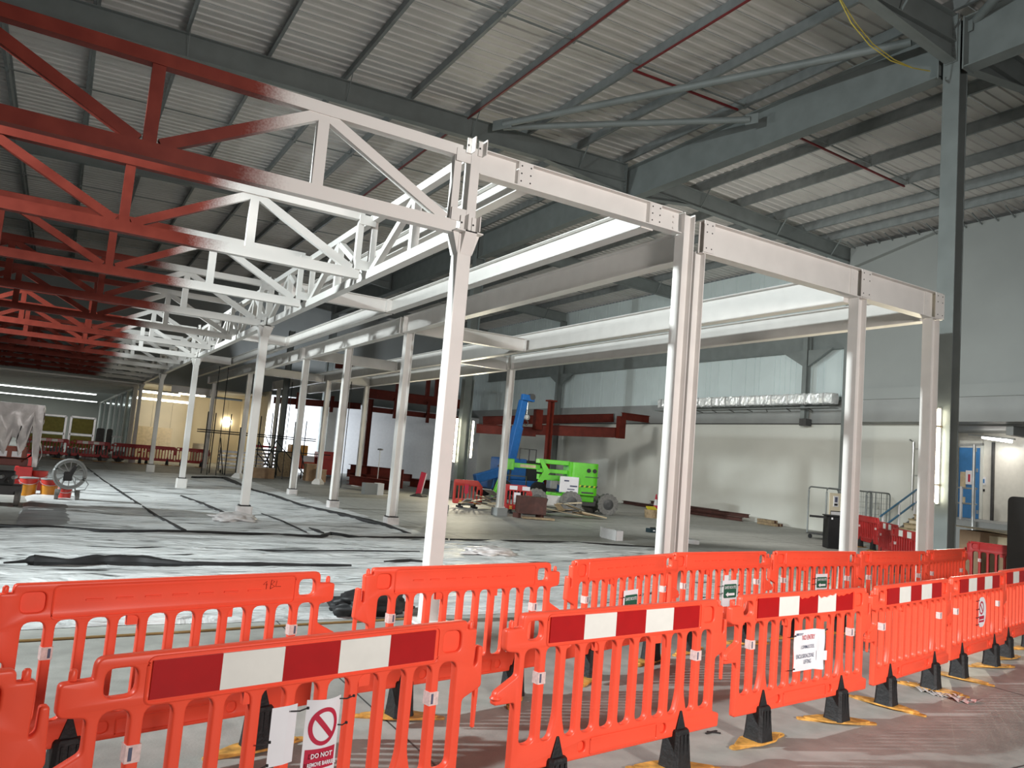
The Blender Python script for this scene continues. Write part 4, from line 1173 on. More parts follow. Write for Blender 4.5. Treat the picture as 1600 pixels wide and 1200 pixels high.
# small dark scraps by the front barriers
mb = MB((4.375, 4.217, -0.000)); c = Vector((4.375, 4.217, -0.000))
mb.bar(c+Vector((-0.06, 0, 0.006)), c+Vector((0.07, 0.02, 0.006)), 0.012, 0.008); mb.bar(c+Vector((-0.02, 0.03, 0.006)), c+Vector((0.06, -0.03, 0.006)), 0.01, 0.008)
tag(mb.build('cable_tie_scrap', M['black'], loc=tuple(c)), 'black cut cable tie on the concrete before the no entry barrier', 'litter')

# ================================================================ overhead services
t = thing('roof_brace', 'upper grey bracing tube from the rafter to the near stanchion head', 'brace', (10.3, 19.6, 11.6))
o = (10.3, 19.6, 11.6)
mb = MB(o); mb.tube([(10.211, 19.360, 11.680), (14.938, 9.718, 11.620)], 0.095, 12); mb.build('tube', M['grey_steel'], t, smooth=True)
mb = MB(o); mb.bar((10.027, 19.692, 11.680), (10.334, 19.085, 11.680), 0.02, 0.3); mb.build('end_plate', M['grey_steel'], t)
t = thing('roof_brace', 'lower grey bracing tube from the rafter to the valley beam', 'brace', (10.3, 19.7, 11.5))
o = (10.3, 19.7, 11.5)
mb = MB(o); mb.tube([(10.300, 19.511, 11.660), (15.078, 14.383, 11.550)], 0.09, 12); mb.build('tube', M['grey_steel'], t, smooth=True)
mb = MB(o); mb.bar((15.018, 14.486, 11.550), (15.155, 14.164, 11.550), 0.02, 0.28); mb.build('end_plate', M['grey_steel'], t)
t = thing('roof_brace', 'grey bracing tube running from the stanchion head over the camera', 'brace', (15.9, 9.0, 11.7))
mb = MB((15.9, 9.0, 11.7)); mb.tube([(15.788, 8.974, 11.900), (14.831, 7.513, 12.000)], 0.095, 12); mb.build('tube', M['grey_steel'], t, smooth=True)
mb = MB((15.9, 9.0, 11.7)); mb.bar((15.570, 9.027, 11.800), (15.540, 8.742, 11.800), 0.02, 0.25); mb.build('end_plate', M['grey_steel'], t)
mb = MB((9.42, -4, 11.9)); mb.box(9.40, 9.44, -4, 31, zr(9.5)-0.045, zr(9.5)-0.002)
tag(mb.build('red_conduit', M['red_pipe'], loc=(9.42, -4, 11.9)), 'thin dark red conduit straight along one left purlin', 'conduit')
z1 = zr(11.5)-0.045
mb = MB((11.5, -4, 11.9)); mb.box(11.47, 11.51, -4, 14.95, z1, z1+0.042); mb.bar((11.47, 14.97, z1+0.02), (15.2, 14.97, zr(15.3)-0.03), 0.05, 0.05); mb.bar((16.0, 14.97, zr(16)-0.03), (22.9, 14.97, zr(22.9)-0.03), 0.05, 0.05)
tag(mb.build('red_conduit', M['red_pipe'], loc=(11.5, -4, 11.9)), 'dark red conduit turning a corner and crossing the purlins above the valley beam', 'conduit')
for k, (dx, lab) in enumerate(((0, 'yellow cable looping down from the roof at the near rafter, upper strand'), (0.10, 'yellow cable looping down from the roof at the near rafter, lower strand'))):
    pts = [(11.476, 9.000, 11.026), (11.952, 9.000, 10.599), (12.576, 9.050, 10.412), (13.342, 9.100, 10.375), (14.193, 9.200, 10.562), (14.823, 9.220, 10.716)]
    b = pts[0]
    mb = MB(b); mb.tube([(p[0]+dx*(1 if i in (1, 2, 3) else 0.2), p[1], p[2]+dx*0.6*(1 if i in (1, 2, 3) else 0.1)) for i, p in enumerate(pts)], 0.011, 6)
    tag(mb.build('hanging_cable', M['yellowcable'], loc=b, smooth=True), lab, 'cable')

# fluorescent battens tied to the stanchions
def batten(x, y, z0, z1, lab, nx, power):
    t = thing('tube_light', lab, 'light', (x, y, z0))
    o = (x, y, z0); dx, dy = nx
    mb = MB(o); mb.tube([(x, y, z0), (x, y, z1)], 0.034, 10); mb.build('tube', M['tubeglow'], t, smooth=True)
    mb = MB(o); mb.box(x-dx*0.075-0.03, x-dx*0.075+0.03, y-dy*0.075-0.03, y-dy*0.075+0.03, z0-0.03, z1+0.03); mb.build('backing', M['white_steel'], t)
    for z in (z0+0.35, z1-0.35):
        mb = MB(o); mb.box(x-0.05, x+0.10, y-0.05, y+0.05, z-0.02, z+0.02); mb.build('clamp', M['hardwood'], t)
    area('tube_glow', (x+dx*0.12, y+dy*0.12, (z0+z1)/2), (x+dx*3+0.001, y+dy*3, (z0+z1)/2), 0.08, power, (1.0, 0.90, 0.66), sy=z1-z0)
batten(15.36, 9.14, 1.74, 3.62, 'bright fluorescent tube upright on the near grey stanchion', (-1, 0), 150)
batten(15.27, 30.9, 1.6, 3.52, 'bright fluorescent tube upright on the far stanchion, thicker looking left one', (-1, 0), 160)
batten(15.90, 30.50, 1.85, 3.46, 'bright fluorescent tube upright on the far stanchion, thinner right one', (0, -1), 120)


# foil lagged duct and the tray under it
random.seed(11)
mb = MB((27.35, 20.5, 5.2)); n = 16; segs = 150
vs = []
for i in range(segs+1):
    y = 20.5+10.6*i/segs
    for k in range(n):
        t_ = 2*PI*k/n; c, s = math.cos(t_), math.sin(t_)
        a = 0.24*(abs(c)**0.45)*(1 if c > 0 else -1); b = 0.235*(abs(s)**0.45)*(1 if s > 0 else -1)
        j = 1+0.10*mn.noise((y*3.1, t_*1.5, 2))+0.16*mn.noise((y*8, t_*3, 7))
        pinch = 0.93 if i % 9 == 0 else 1.0
        vs.append((27.22+a*j*pinch, y, 5.50+b*j*pinch))
mb.add(vs, [(i*n+k, i*n+(k+1) % n, (i+1)*n+(k+1) % n, (i+1)*n+k) for i in range(segs) for k in range(n)]+[tuple(range(n)), tuple(segs*n+k for k in range(n))])
t = thing('foil_duct', 'crinkled foil lagged duct along the ledge of the right wall', 'duct', (27.35, 20.5, 5.2))
mb.build('foil_jacket', M['foil'], t)
for k in range(12):
    y = 20.9+0.9*k
    b2 = MB((27.35, 20.5, 5.2)); b2.box(26.95, 26.97, y-0.03, y+0.03, 5.28, 5.72); b2.build('foil_tape', M['alum'], t)
t = thing('cable_tray', 'grey cable tray with loose rods under the foil duct', 'tray', (27.3, 20.5, 5.0))
mb = MB((27.3, 20.5, 5.0)); mb.box(26.85, 27.45, 20.5, 31.2, 5.10, 5.13); mb.build('tray', M['galv'], t)
for k in range(9):
    y = 21.5+k*1.1
    mb = MB((27.3, 20.5, 5.0)); mb.bar((26.8, y, 5.08), (27.42, y+0.5*random.random(), 5.02), 0.03, 0.03); mb.build('rod', M['darkgrey'], t)
# ================================================================ red steel at the back
RO = M['red_oxide']
def ibm(nm, lab, p, q, h, b, parts=(), name='red_beam'):
    t = thing(name, lab, 'beam', p)
    mb = MB(p); mb.ibeam(p, q, h, b, 0.02, 0.014); mb.build('beam', RO, t)
    return t
# right hand hoisted frame
def pbar(lab, p, q, zt, zb, name='red_beam', b=0.2):
    p = Vector(p); q = Vector(q); c = Vector((p.x, p.y, (zt[0]+zb[0])/2)); d = Vector((q.x, q.y, (zt[1]+zb[1])/2))
    return ibm('', lab, tuple(c), tuple(d), (zt[0]-zb[0]+zt[1]-zb[1])/2, b, name=name)
t = pbar('dark red beam, lower front one between the blue jib and the red post', (18.960, 36.000, 3.651), (21.411, 34.000, 3.689), ((18.960, 36.000, 3.651)[2], (21.411, 34.000, 3.689)[2]), ((19.010, 36.000, 3.148)[2], (21.455, 34.000, 3.226)[2]))
t = pbar('dark red beam, lower front one right of the red post', (21.398, 34.000, 3.822), (25.534, 32.000, 4.088), ((21.398, 34.000, 3.822)[2], (25.534, 32.000, 4.088)[2]), ((21.446, 34.000, 3.325)[2], (25.584, 32.000, 3.520)[2]))
mb = MB((21.295, 34.000, 3.245)); c = (21.295, 34.000, 3.245); mb.box(c[0]-0.2, c[0]+0.2, c[1]-0.25, c[1]+0.05, c[2], c[2]+1.05); mb.build('end_block', RO, t)
mb = MB((21.295, 34.000, 3.245)); mb = MB(tuple(t.location)); c = (25.288, 32.000, 3.494); mb.box(c[0]-0.2, c[0]+0.2, c[1]-0.25, c[1]+0.05, c[2], c[2]+1.15); mb.build('end_block', RO, t)
t = pbar('dark red beam, upper one behind the red post', (20.380, 38.000, 4.145), (27.949, 36.000, 5.048), ((20.376, 38.000, 4.181)[2], (27.942, 36.000, 5.123)[2]), ((20.422, 38.000, 3.719)[2], (27.989, 36.000, 4.600)[2]))
t = pbar('dark red beam, upper right one running behind the double column', (26.175, 33.000, 4.943), (29.764, 33.000, 4.916), ((26.172, 33.000, 4.977)[2], (29.761, 33.000, 4.952)[2]), ((26.208, 33.000, 4.563)[2], (29.791, 33.000, 4.593)[2]))
t = thing('red_post', 'dark red steel post with cap plate standing behind the green lift', 'column', (21.7, 33.2, 0))
o = (21.7, 33.2, 0)
mb = MB(o); mb.ibeam((21.7, 33.2, 0.02), (21.7, 33.2, 5.05), 0.25, 0.25, 0.018, 0.012, (1, 0, 0)); mb.build('shaft', RO, t)
mb = MB(o); mb.box(21.48, 21.92, 32.98, 33.42, 5.05, 5.13); mb.build('cap_plate', RO, t)
mb = MB(o); mb.box(21.48, 21.92, 32.98, 33.42, 0, 0.03); mb.build('base_plate', RO, t)
# left hand portal
YP = 44.0
def at44(px, py): pass
t = thing('red_post', 'dark red steel post left of the nearest white column', 'column', ((15.899, 44.000, 0.571)[0], YP, 0))
o = ((15.899, 44.000, 0.571)[0], YP, 0); x = o[0]
mb = MB(o); mb.ibeam((x, YP, 0.02), (x, YP, (15.798, 44.000, 4.871)[2]-0.05), 0.28, 0.28, 0.02, 0.014, (1, 0, 0)); mb.build('shaft', RO, t)
mb = MB(o); mb.box(x-0.25, x+0.25, YP-0.25, YP+0.25, 0, 0.03); mb.build('base_plate', RO, t)
c = (15.499, 44.000, 5.413); d = (20.169, 44.000, 5.409); e = (15.957, 44.000, 4.890)
t = thing('red_beam', 'big dark red beam on the red post with hangers below', 'beam', c); o = c
mb = MB(o); mb.ibeam((c[0], YP, (c[2]+e[2])/2), (d[0]+2.2, YP, (c[2]+e[2])/2), c[2]-e[2]+0.05, 0.26, 0.02, 0.014); mb.build('beam', RO, t)
c2 = (15.930, 44.000, 4.386); d2 = (20.047, 44.000, 4.029); e2 = (15.963, 44.000, 4.082)
mb = MB(o); mb.ibeam((c2[0], YP+0.3, (c2[2]+e2[2])/2), (d2[0]+2.2, YP+0.3, (c2[2]+e2[2])/2), c2[2]-e2[2], 0.2, 0.015, 0.012); mb.build('lower_rail', RO, t)
for px, ya, yb2 in ((617, 622, 654), (669, 628, 661)):
    a = (17.337, 43.800, 5.041); 
    xx = {617: (17.410, 43.800, 4.348)[0], 669: (19.593, 43.800, 4.580)[0]}[px]; za = {617: (17.337, 43.800, 5.041)[2], 669: (19.544, 43.800, 5.053)[2]}[px]; zb_ = {617: (17.467, 43.800, 3.810)[2], 669: (19.679, 43.800, 3.753)[2]}[px]
    mb = MB(o); mb.box(xx-0.09, xx+0.09, 43.72, 43.86, zb_, za); mb.build('hanger', RO, t)
for xx in ((17.533, 44.000, 5.933)[0], (18.032, 44.000, 5.995)[0], (19.519, 44.000, 6.178)[0], (20.127, 44.000, 6.253)[0]):
    mb = MB(o); mb.box(xx-0.11, xx+0.11, YP-0.1, YP+0.1, c[2], c[2]+1.3); mb.build('upper_post', RO, t)
mb = MB(o); mb.bar((c[0]-1.5, YP+1.5, c[2]+1.25), (d[0]+1.0, YP+1.0, c[2]+1.35), 0.2, 0.28); mb.build('upper_rail', RO, t)
t = pbar('red beam lit orange by the far flood, across the blue white end wall', (10.939, 47.000, 4.402), (16.370, 47.000, 4.611), ((10.935, 47.000, 4.440)[2], (16.357, 47.000, 4.733)[2]), ((10.969, 47.000, 4.136)[2], (16.409, 47.000, 4.249)[2]), b=0.25)
for xx, zz in (((12.304, 46.700, 3.849)[0], (12.299, 46.700, 3.888)[2]), ((14.400, 46.700, 3.873)[0], (14.396, 46.700, 3.913)[2])):
    mb = MB(tuple(t.location)); mb.box(xx-0.1, xx+0.1, 46.65, 46.8, zz, zz+1.0); mb.build('hanger', RO, t)
# stack of red steel lying on the floor
def lying(lab, p, q, z, h=0.42, b=0.3):
    t = thing('red_beam', lab, 'beam', (p[0], p[1], z), group='red steel laid on the floor')
    o = (p[0], p[1], z)
    mb = MB(o); mb.ibeam((p[0], p[1], z+h/2), (q[0], q[1], z+h/2), h, b, 0.022, 0.016); mb.build('beam', RO, t)
    mb = MB(o); mb.box(q[0]-0.02, q[0]+0.02, q[1]-0.2, q[1]+0.2, z, z+h); mb.build('end_plate', RO, t)
for k, (p, q, z) in enumerate((((11.939, 34.768, 0.000), (12.792, 31.586, 0.000), 0.15), ((13.173, 38.421, 0.000), (14.158, 33.968, 0.000), 0.15), ((16.151, 37.507, -0.000), (16.875, 34.997, 0.000), 0.1), ((14.475, 42.726, 0.000), (17.712, 41.178, -0.000), 0.2), ((13.173, 38.421, 0.000), (14.621, 35.093, 0.000), 0.58))):
    lying(['front red beam lying on the floor behind the flared column feet', 'second red beam lying on the floor behind the flared column feet', 'short red beam lying beside the red and white post', 'rear red beam lying at the end wall', 'red beam lying on top of the stack behind the flared column feet'][k], p, q, z)
for k, (p, nm) in enumerate((((14.403, 38.481, 0.000), 'left'), ((14.395, 36.634, -0.000), 'right'))):
    t = thing('timber_bearer', 'timber bearer under the red steel stack, %s one' % nm, 'timber', (p[0], p[1], 0))
    mb = MB(p); mb.box(p[0]-0.1, p[0]+0.1, p[1]-0.6, p[1]+0.6, 0, 0.14); mb.build('block', M['timber'], t)
t = thing('floor_stand', 'thin grey stand with a small round head in front of the red steel', 'stand', ((12.968, 33.921, 0.000)[0], (12.968, 33.921, 0.000)[1], 0))
o = tuple(t.location)
mb = MB(o); mb.tube([(o[0], o[1], 0.03), (o[0], o[1], 1.85)], 0.022, 8); mb.build('pole', M['alum'], t)
mb = MB(o); mb.lathe([(0, 1.83), (0.13, 1.85), (0.13, 1.9), (0, 1.92)], o, 12); mb.build('head', M['darkgrey'], t)
mb = MB(o); mb.lathe([(0.18, 0.0), (0.18, 0.02), (0.03, 0.05)], o, 12); mb.build('base', M['darkgrey'], t)
t = thing('white_block', 'white block with open side on the floor by the thin grey stand', 'block', (11.078, 29.842, 0.000))
c = (11.481, 30.416, 0.000)
mb = MB((11.078, 29.842, 0.000)); mb.box(c[0]-0.35, c[0]+0.18, c[1], c[1]+0.4, 0, 0.46); mb.build('body', M['ledge'], t); mb = MB((11.078, 29.842, 0.000)); mb.box(c[0]+0.19, c[0]+0.45, c[1]-0.05, c[1]+0.4, 0, 0.48); mb.build('flap', M['polystyrene'], t)
# white box on the floor of the bay
t = thing('white_block', 'white open box on the concrete between the nearest column and the double column', 'block', (13.030, 16.514, 0.000))
c = (13.011, 16.910, 0.000); d = (12.969, 16.246, 0.000); e = (13.238, 16.288, 0.000)
mb = MB((13.030, 16.514, 0.000)); mb.prism([(c[0], c[1]), (d[0], d[1]), (d[0]+0.2, d[1]+0.35), (c[0]+0.2, c[1]+0.35)], 'z', 0, 0.27); mb.build('body', M['polystyrene'], t)
mb = MB((13.030, 16.514, 0.000)); mb.prism([(d[0]+0.005, d[1]-0.01), (e[0], e[1]), (e[0]+0.12, e[1]+0.3), (d[0]+0.15, d[1]+0.3)], 'z', 0, 0.25); mb.build('flap', M['paper'], t)
t = thing('foam_slab', 'low white foam slab right of the double column', 'slab', (15.502, 15.970, 0.000))
c = (15.229, 15.932, 0.000); d = (15.434, 15.702, 0.000)
mb = MB((15.502, 15.970, 0.000)); mb.prism([(c[0], c[1]), (d[0], d[1]), (d[0]+0.1, d[1]+0.3), (c[0]+0.1, c[1]+0.3)], 'z', 0, 0.13); mb.build('slab', M['polystyrene'], t, bevel=0.03)
mb = MB((15.502, 15.970, 0.000)); mb.box(c[0]+0.05, c[0]+0.12, c[1]-0.02, c[1]+0.3, 0.131, 0.134); mb.build('tape', M['ledge'], t)
t = thing('tool_case', 'dark teal case with pale badge left of the double column', 'case', (16.364, 18.754, -0.000))
c = (16.364, 18.754, -0.000)
mb = MB(c); mb.box(c[0]-0.16, c[0]+0.24, c[1]-0.1, c[1]+0.1, 0.0, 0.13); mb.build('body', mat('dark_teal', (0.01, 0.03, 0.04), 0.5), t, bevel=0.015)
mb = MB(c); mb.box(c[0]-0.03, c[0]+0.05, c[1]-0.105, c[1]-0.1, 0.05, 0.085); mb.build('badge', M['paper'], t)
mb = MB(c); mb.box(c[0]-0.06, c[0]+0.14, c[1]-0.02, c[1]+0.02, 0.13, 0.16); mb.build('handle', M['black'], t)

# ================================================================ green boom lift
t = thing('boom_lift', 'bright green wheeled boom lift with white side panel, arm folded left', 'lift', (18.6, 26.2, 0))
o = (18.6, 26.2, 0)
G = M['greenlift']
# local frame: turret faces the camera; axes along the right (X') and away (Y')
ax = Vector((0.93, -0.36, 0)); ay = Vector((0.36, 0.93, 0)); C0 = Vector((18.45, 26.3, 0))
def L(a, b, z):
    return C0+ax*a+ay*b+Vector((0, 0, z))
def lbox(a0, a1, b0, b1, z0, z1):
    mb = MB(o); mb.add([L(a, b, z) for z in (z0, z1) for b in (b0, b1) for a in (a0, a1)], [(0, 2, 3, 1), (4, 5, 7, 6), (0, 1, 5, 4), (2, 6, 7, 3), (0, 4, 6, 2), (1, 3, 7, 5)]); return mb
mb = MB(o)
poly = rounded([(-0.25, -0.62), (0.98, -0.66), (1.05, 0.55), (-0.25, 0.62)], 0.22, 5)
mb.add([L(a, b, z) for z in (0.72, 2.02) for a, b in poly], [(i, (i+1) % len(poly), len(poly)+(i+1) % len(poly), len(poly)+i) for i in range(len(poly))]+[tuple(range(len(poly)-1, -1, -1)), tuple(range(len(poly), 2*len(poly)))])
mb.build('counterweight', G, t, bevel=0.02)
lbox(-1.45, -0.2, -0.42, 0.45, 1.86, 2.04).build('top_boom', G, t, bevel=0.02)
lbox(-1.40, -0.2, -0.36, 0.40, 1.50, 1.66).build('lower_boom', G, t, bevel=0.02)
lbox(-1.40, -0.3, -0.20, 0.30, 1.20, 1.42).build('inner_boom', G, t, bevel=0.02)
mb = MB(o); mb.add([L(a, b, z) for b in (-0.5, -0.44) for a, z in ((-1.5, 2.05), (-1.38, 2.05), (-1.0, 1.55), (-1.3, 1.1), (-1.5, 1.12), (-1.28, 1.55))], [(0, 1, 2, 5), (5, 2, 3, 4), (11, 8, 7, 6), (10, 9, 8, 11), (0, 6, 7, 1), (1, 7, 8, 2), (2, 8, 9, 3), (3, 9, 10, 4), (4, 10, 11, 5), (5, 11, 6, 0)]); mb.build('link_plate', G, t)
lbox(-0.62, 0.16, -0.70, -0.62, 0.78, 1.42).build('side_panel', M['paper'], t, bevel=0.02)
p = t.children[-1]
lbox(-0.45, -0.25, -0.712, -0.70, 1.22, 1.28).build('panel_mark', M['ink'], p); lbox(-0.2, 0.10, -0.712, -0.70, 1.02, 1.08).build('panel_mark', M['ink'], p); lbox(-0.3, 0.0, -0.712, -0.70, 0.90, 0.94).build('panel_mark', M['ink'], p)
for k in range(8):
    mb = MB(o); a = 0.18+k*0.10
    mb.add([L(a, -0.672, 1.04), L(a+0.05, -0.674, 1.04), L(a+0.09, -0.674, 1.12), L(a+0.04, -0.672, 1.12), L(a, -0.66, 1.04), L(a+0.05, -0.66, 1.04), L(a+0.09, -0.66, 1.12), L(a+0.04, -0.66, 1.12)], [(0, 1, 2, 3), (4, 7, 6, 5), (0, 4, 5, 1), (2, 6, 7, 3), (1, 5, 6, 2), (0, 3, 7, 4)])
    mb.build('hazard_stripe', M['black'] if k % 2 else mat('hazard_yellow', (0.7, 0.5, 0.03), 0.5) if k == 0 else bpy.data.materials['hazard_yellow'], t)
for a in (0.55, 0.80):
    mb = MB(o); c = L(a, -0.665, 1.72); mb.tube([c, c+ay*-0.02], 0.085, 14); mb.build('lamp_recess', M['black'], t)
lbox(0.42, 0.98, -0.675, -0.655, 1.45, 1.475).build('panel_line', M['darkgrey'], t)
lbox(0.3, 0.8, -0.676, -0.66, 0.80, 0.86).build('lettering_strip', M['darkgrey'], t)
lbox(-0.9, 0.9, -0.45, 0.55, 0.45, 0.72).build('turntable', G, t, bevel=0.03)
lbox(-1.25, 1.2, -0.40, 0.55, 0.28, 0.50).build('chassis', M['darkgrey'], t, bevel=0.03)
lbox(-1.2, -0.35, -0.55, -0.40, 0.20, 0.62).build('chassis_cover', M['polystyrene'], t, bevel=0.05)
for a, b in ((-1.55, -0.75), (-0.15, -0.85), (1.45, -0.55), (1.1, 0.75)):
    c = L(a, b, 0.42); mb = MB(o)
    d = ay if a < 1.2 or b > 0 else ay
    mb.tube([c-d*0.17, c-d*0.165, c+d*0.165, c+d*0.17], 0.4, 20, rs=[0.34, 0.42, 0.42, 0.34]); w = mb.build('wheel', M['tyre'], t, smooth=True)
    mb = MB(o); mb.tube([c-d*0.20, c-d*0.17], 0.2, 14, rs=[0.1, 0.22]); mb.build('hub', M['darkgrey'], w)
    for k in range(16):
        q = 2*PI*k/16; mb = MB(o) if k == 0 else mb
        if k == 0: mbt = MB(o)
        v = ax*math.cos(q)+Vector((0, 0, math.sin(q)))
        mbt.bar(c+v*0.425-d*0.16, c+v*0.425+d*0.16, 0.05, 0.03, tuple(v))
    mt = mbt.build('tread', M['tyre'], w); mt['kind'] = 'stuff'
lbox(-2.55, -1.35, -0.12, 0.16, 1.60, 1.80).build('fly_boom', G, t, bevel=0.02)
lbox(-2.2, -1.55, -0.135, -0.12, 1.64, 1.76).build('boom_decal', M['hardwood'], t)
lbox(-2.85, -2.45, -0.22, 0.25, 1.5, 1.95).build('elbow', G, t, bevel=0.04)
for b in (-0.2, 0.2):
    mb = MB(o); mb.bar(L(-2.7, b, 1.85), L(-3.15, b, 0.35), 0.12, 0.16); mb.build('drop_arm', G, t)
lbox(-3.45, -2.95, -0.4, 0.4, 0.18, 0.36).build('basket_mount', M['darkgrey'], t)
# basket behind
for a in (-2.6, -1.7):
    mb = MB(o); mb.bar(L(a, 0.9, 0.3), L(a, 0.9, 1.25), 0.04, 0.04); mb.build('basket_post', M['darkgrey'], t)
mb = MB(o); mb.bar(L(-2.6, 0.9, 1.25), L(-1.7, 0.9, 1.25), 0.04, 0.04); mb.build('basket_rail', M['darkgrey'], t)

# ================================================================ blue crane
t = thing('mobile_crane', 'blue mobile crane with raised jib and hook behind the white collared columns', 'crane', (18.0, 33.0, 0))
o = (18.0, 33.0, 0); BL = M['bluepaint']
a0, a1 = Vector((19.296, 33.000, 1.157)), Vector((19.920, 33.000, 5.067))
mb = MB(o); mb.bar(a0, a0.lerp(a1, 0.62), 0.42, 0.44, (1, 0, 0)); mb.build('boom', BL, t, bevel=0.03)
mb = MB(o); mb.bar(a0.lerp(a1, 0.55), a0.lerp(a1, 0.96), 0.34, 0.36, (1, 0, 0)); mb.build('boom_extension', BL, t, bevel=0.03)
mb = MB(o); mb.bar(a1+Vector((-0.25, -0.2, 0)), a1+Vector((0.45, -0.2, -0.05)), 0.25, 0.3); mb.build('jib_head', BL, t, bevel=0.03)
mb = MB(o); mb.tube([a1+Vector((0.3, -0.34, 0.05)), a1+Vector((0.3, -0.06, 0.05))], 0.16, 12); mb.build('sheave', M['darkgrey'], t)
h0 = a1+Vector((0.12, -0.2, -0.25)); 
mb = MB(o); mb.tube([h0, h0+Vector((0, 0, -0.65))], 0.012, 5); mb.build('hoist_rope', M['alum'], t)
hb = h0+Vector((0, 0, -0.75)); mb = MB(o); mb.lathe([(0.0, -0.16), (0.13, -0.1), (0.13, 0.1), (0.0, 0.16)], hb, 10, 'y'); k_ = mb.build('hook_block', M['ledge'], t)
mb = MB(o); mb.tube([hb+Vector((0.11*math.cos(q), 0, -0.27+0.11*math.sin(q))) for q in [1.6-PI*1.4*i/9 for i in range(10)]], 0.03, 6); mb.build('hook', M['darkgrey'], k_)
mb = MB(o); mb.tube([(19.570, 33.000, 0.607), (19.539, 33.000, 2.818)], 0.07, 8); mb.build('lift_ram', M['alum'], t)
c = Vector((19.861, 33.000, 1.414))
mb = MB(o); mb.box(c.x-0.9, c.x+0.3, 32.6, 34.2, 0.95, 2.0); mb.build('cab_body', BL, t, bevel=0.08)
mb = MB(o); mb.box(c.x+0.35, c.x+1.3, 32.7, 34.0, 0.7, 1.95); mb.build('engine_bay', M['black'], t, bevel=0.05)
mb = MB(o); mb.box(c.x-1.6, c.x+1.35, 32.5, 34.3, 0.45, 0.95); mb.build('chassis', BL, t, bevel=0.06)
for xx in (c.x-1.1, c.x+0.95):
    for yy in (32.45, 34.3):
        mb = MB(o); mb.tube([(xx, yy-0.17, 0.48), (xx, yy-0.16, 0.48), (xx, yy+0.16, 0.48), (xx, yy+0.17, 0.48)], 0.45, 16, rs=[0.36, 0.47, 0.47, 0.36]); mb.build('wheel', M['black'], t, smooth=True)
p0, p1 = Vector((17.273, 32.500, 0.877)), Vector((18.668, 32.500, 1.300))
mb = MB(o); mb.bar(p0, p1, 0.34, 0.42); mb.build('folded_jib', BL, t, bevel=0.04)
mb = MB(o); mb.tube([p1+Vector((-0.3, -0.2, 0.25)), p1+Vector((0.0, -0.2, 0.55)), p1+Vector((0.4, -0.2, 0.1)), p1+Vector((0.35, -0.2, -0.4))], 0.05, 6); mb.build('hose_loop', M['black'], t)
for xx in (c.x-0.2, c.x+0.35, c.x+0.75):
    mb = MB(o); mb.bar((xx, 32.55, 1.95), (xx, 32.55, 2.5), 0.04, 0.04); mb.build('guard_post', M['darkgrey'], t)
mb = MB(o); mb.bar((c.x-0.2, 32.55, 2.5), (c.x+0.75, 32.55, 2.5), 0.04, 0.04); mb.build('guard_rail', M['darkgrey'], t)
p0, p1 = Vector((20.978, 31.500, 0.884)), Vector((22.010, 31.500, 0.379))
t2 = thing('outrigger_arm', 'blue arm lying behind the wheel of the green lift', 'arm', tuple(p0)); mb = MB(tuple(p0)); mb.bar(p0, p1, 0.3, 0.3); mb.build('arm', BL, t2, bevel=0.03); mb = MB(tuple(p0)); mb.box(p0.x-0.2, p0.x+0.2, p0.y-0.2, p0.y+0.2, p0.z-0.2, p0.z+0.2); mb.build('arm_end', M['alum'], t2, bevel=0.04); mb = MB(tuple(p0)); mb.box(p0.x-0.15, p0.x+0.15, p0.y-0.15, p0.y+0.15, 0, p0.z-0.2); mb.build('arm_stand', M['darkgrey'], t2)

# ================================================================ two red barriers and scrap round the columns
def crowd(lab, p, ang, w, white=False):
    t = thing('pallet_barrier', lab, 'barrier', (p[0], p[1], 0), math.radians(ang), 'red gate barriers by the scrap')
    a = 0.075; R = M['bucketred'] if not white else M['redplastic']
    pts = rounded([(0, 0.14), (w, 0.14), (w, 0.78), (w-0.22, 1.02), (0.0, 1.02)], 0.06, 4)
    loops = [pts]
    n = 7
    for k in range(n):
        x0 = a+(w-2*a)*k/n+0.022; x1 = a+(w-2*a)*(k+1)/n-0.022
        loops.append(rbox(x0, x1, 0.32, 0.80 if k < n-1 else 0.68, 0.03))
    me = curve_panel('gate_panel', loops, 0.03, 0.008, R); share('panel', me, t, (0, 0, 0))
    for x in (0.25*w, 0.75*w):
        mb = MB(); mb.box(x-0.06, x+0.06, -0.25, 0.25, 0.0, 0.07); mb.box(x-0.05, x+0.05, -0.04, 0.04, 0.07, 0.16); mb.build('foot', M['rubber'], t, bevel=0.01)
        mb = MB(); mb.box(x-0.05, x+0.05, -0.045, -0.03, 0.15, 0.27); mb.build('foot_bracket', M['yellow'], t)
    if white:
        for x in (0.16, 0.62*w):
            mb = MB(); mb.box(x, x+0.28, -0.034, -0.030, 0.84, 0.98); mb.build('reflective_square', M['paper'], t)
        mb = MB(); mb.box(0.33*w, 0.33*w+0.24, -0.046, -0.040, 0.40, 0.75); mb.build('paper_sheet', M['paper'], t)
    else:
        mb = MB(); mb.box(0.36*w, 0.36*w+0.16, -0.046, -0.040, 0.52, 0.86); mb.build('paper_tag', M['sign_red'], t)
crowd('red gate barrier with sloping corner left of the collared columns', (12.796, 25.677, 0.000), -8, 1.15)
crowd('red gate barrier with white squares right of the collared column', (14.033, 24.046, 0.000), -22, 1.0, True)
c = (14.012, 21.912, 0.000)
t = thing('rusty_box', 'brown rusted steel box beside the red gate barrier on a pallet', 'box', (c[0], c[1], 0))
mb = MB(c); mb.prism([(c[0]-0.55, c[1]+0.1), (c[0]+0.28, c[1]-0.25), (c[0]+0.5, c[1]+0.45), (c[0]-0.3, c[1]+0.8)], 'z', 0.16, 0.72); mb.build('body', M['darktimber'], t)
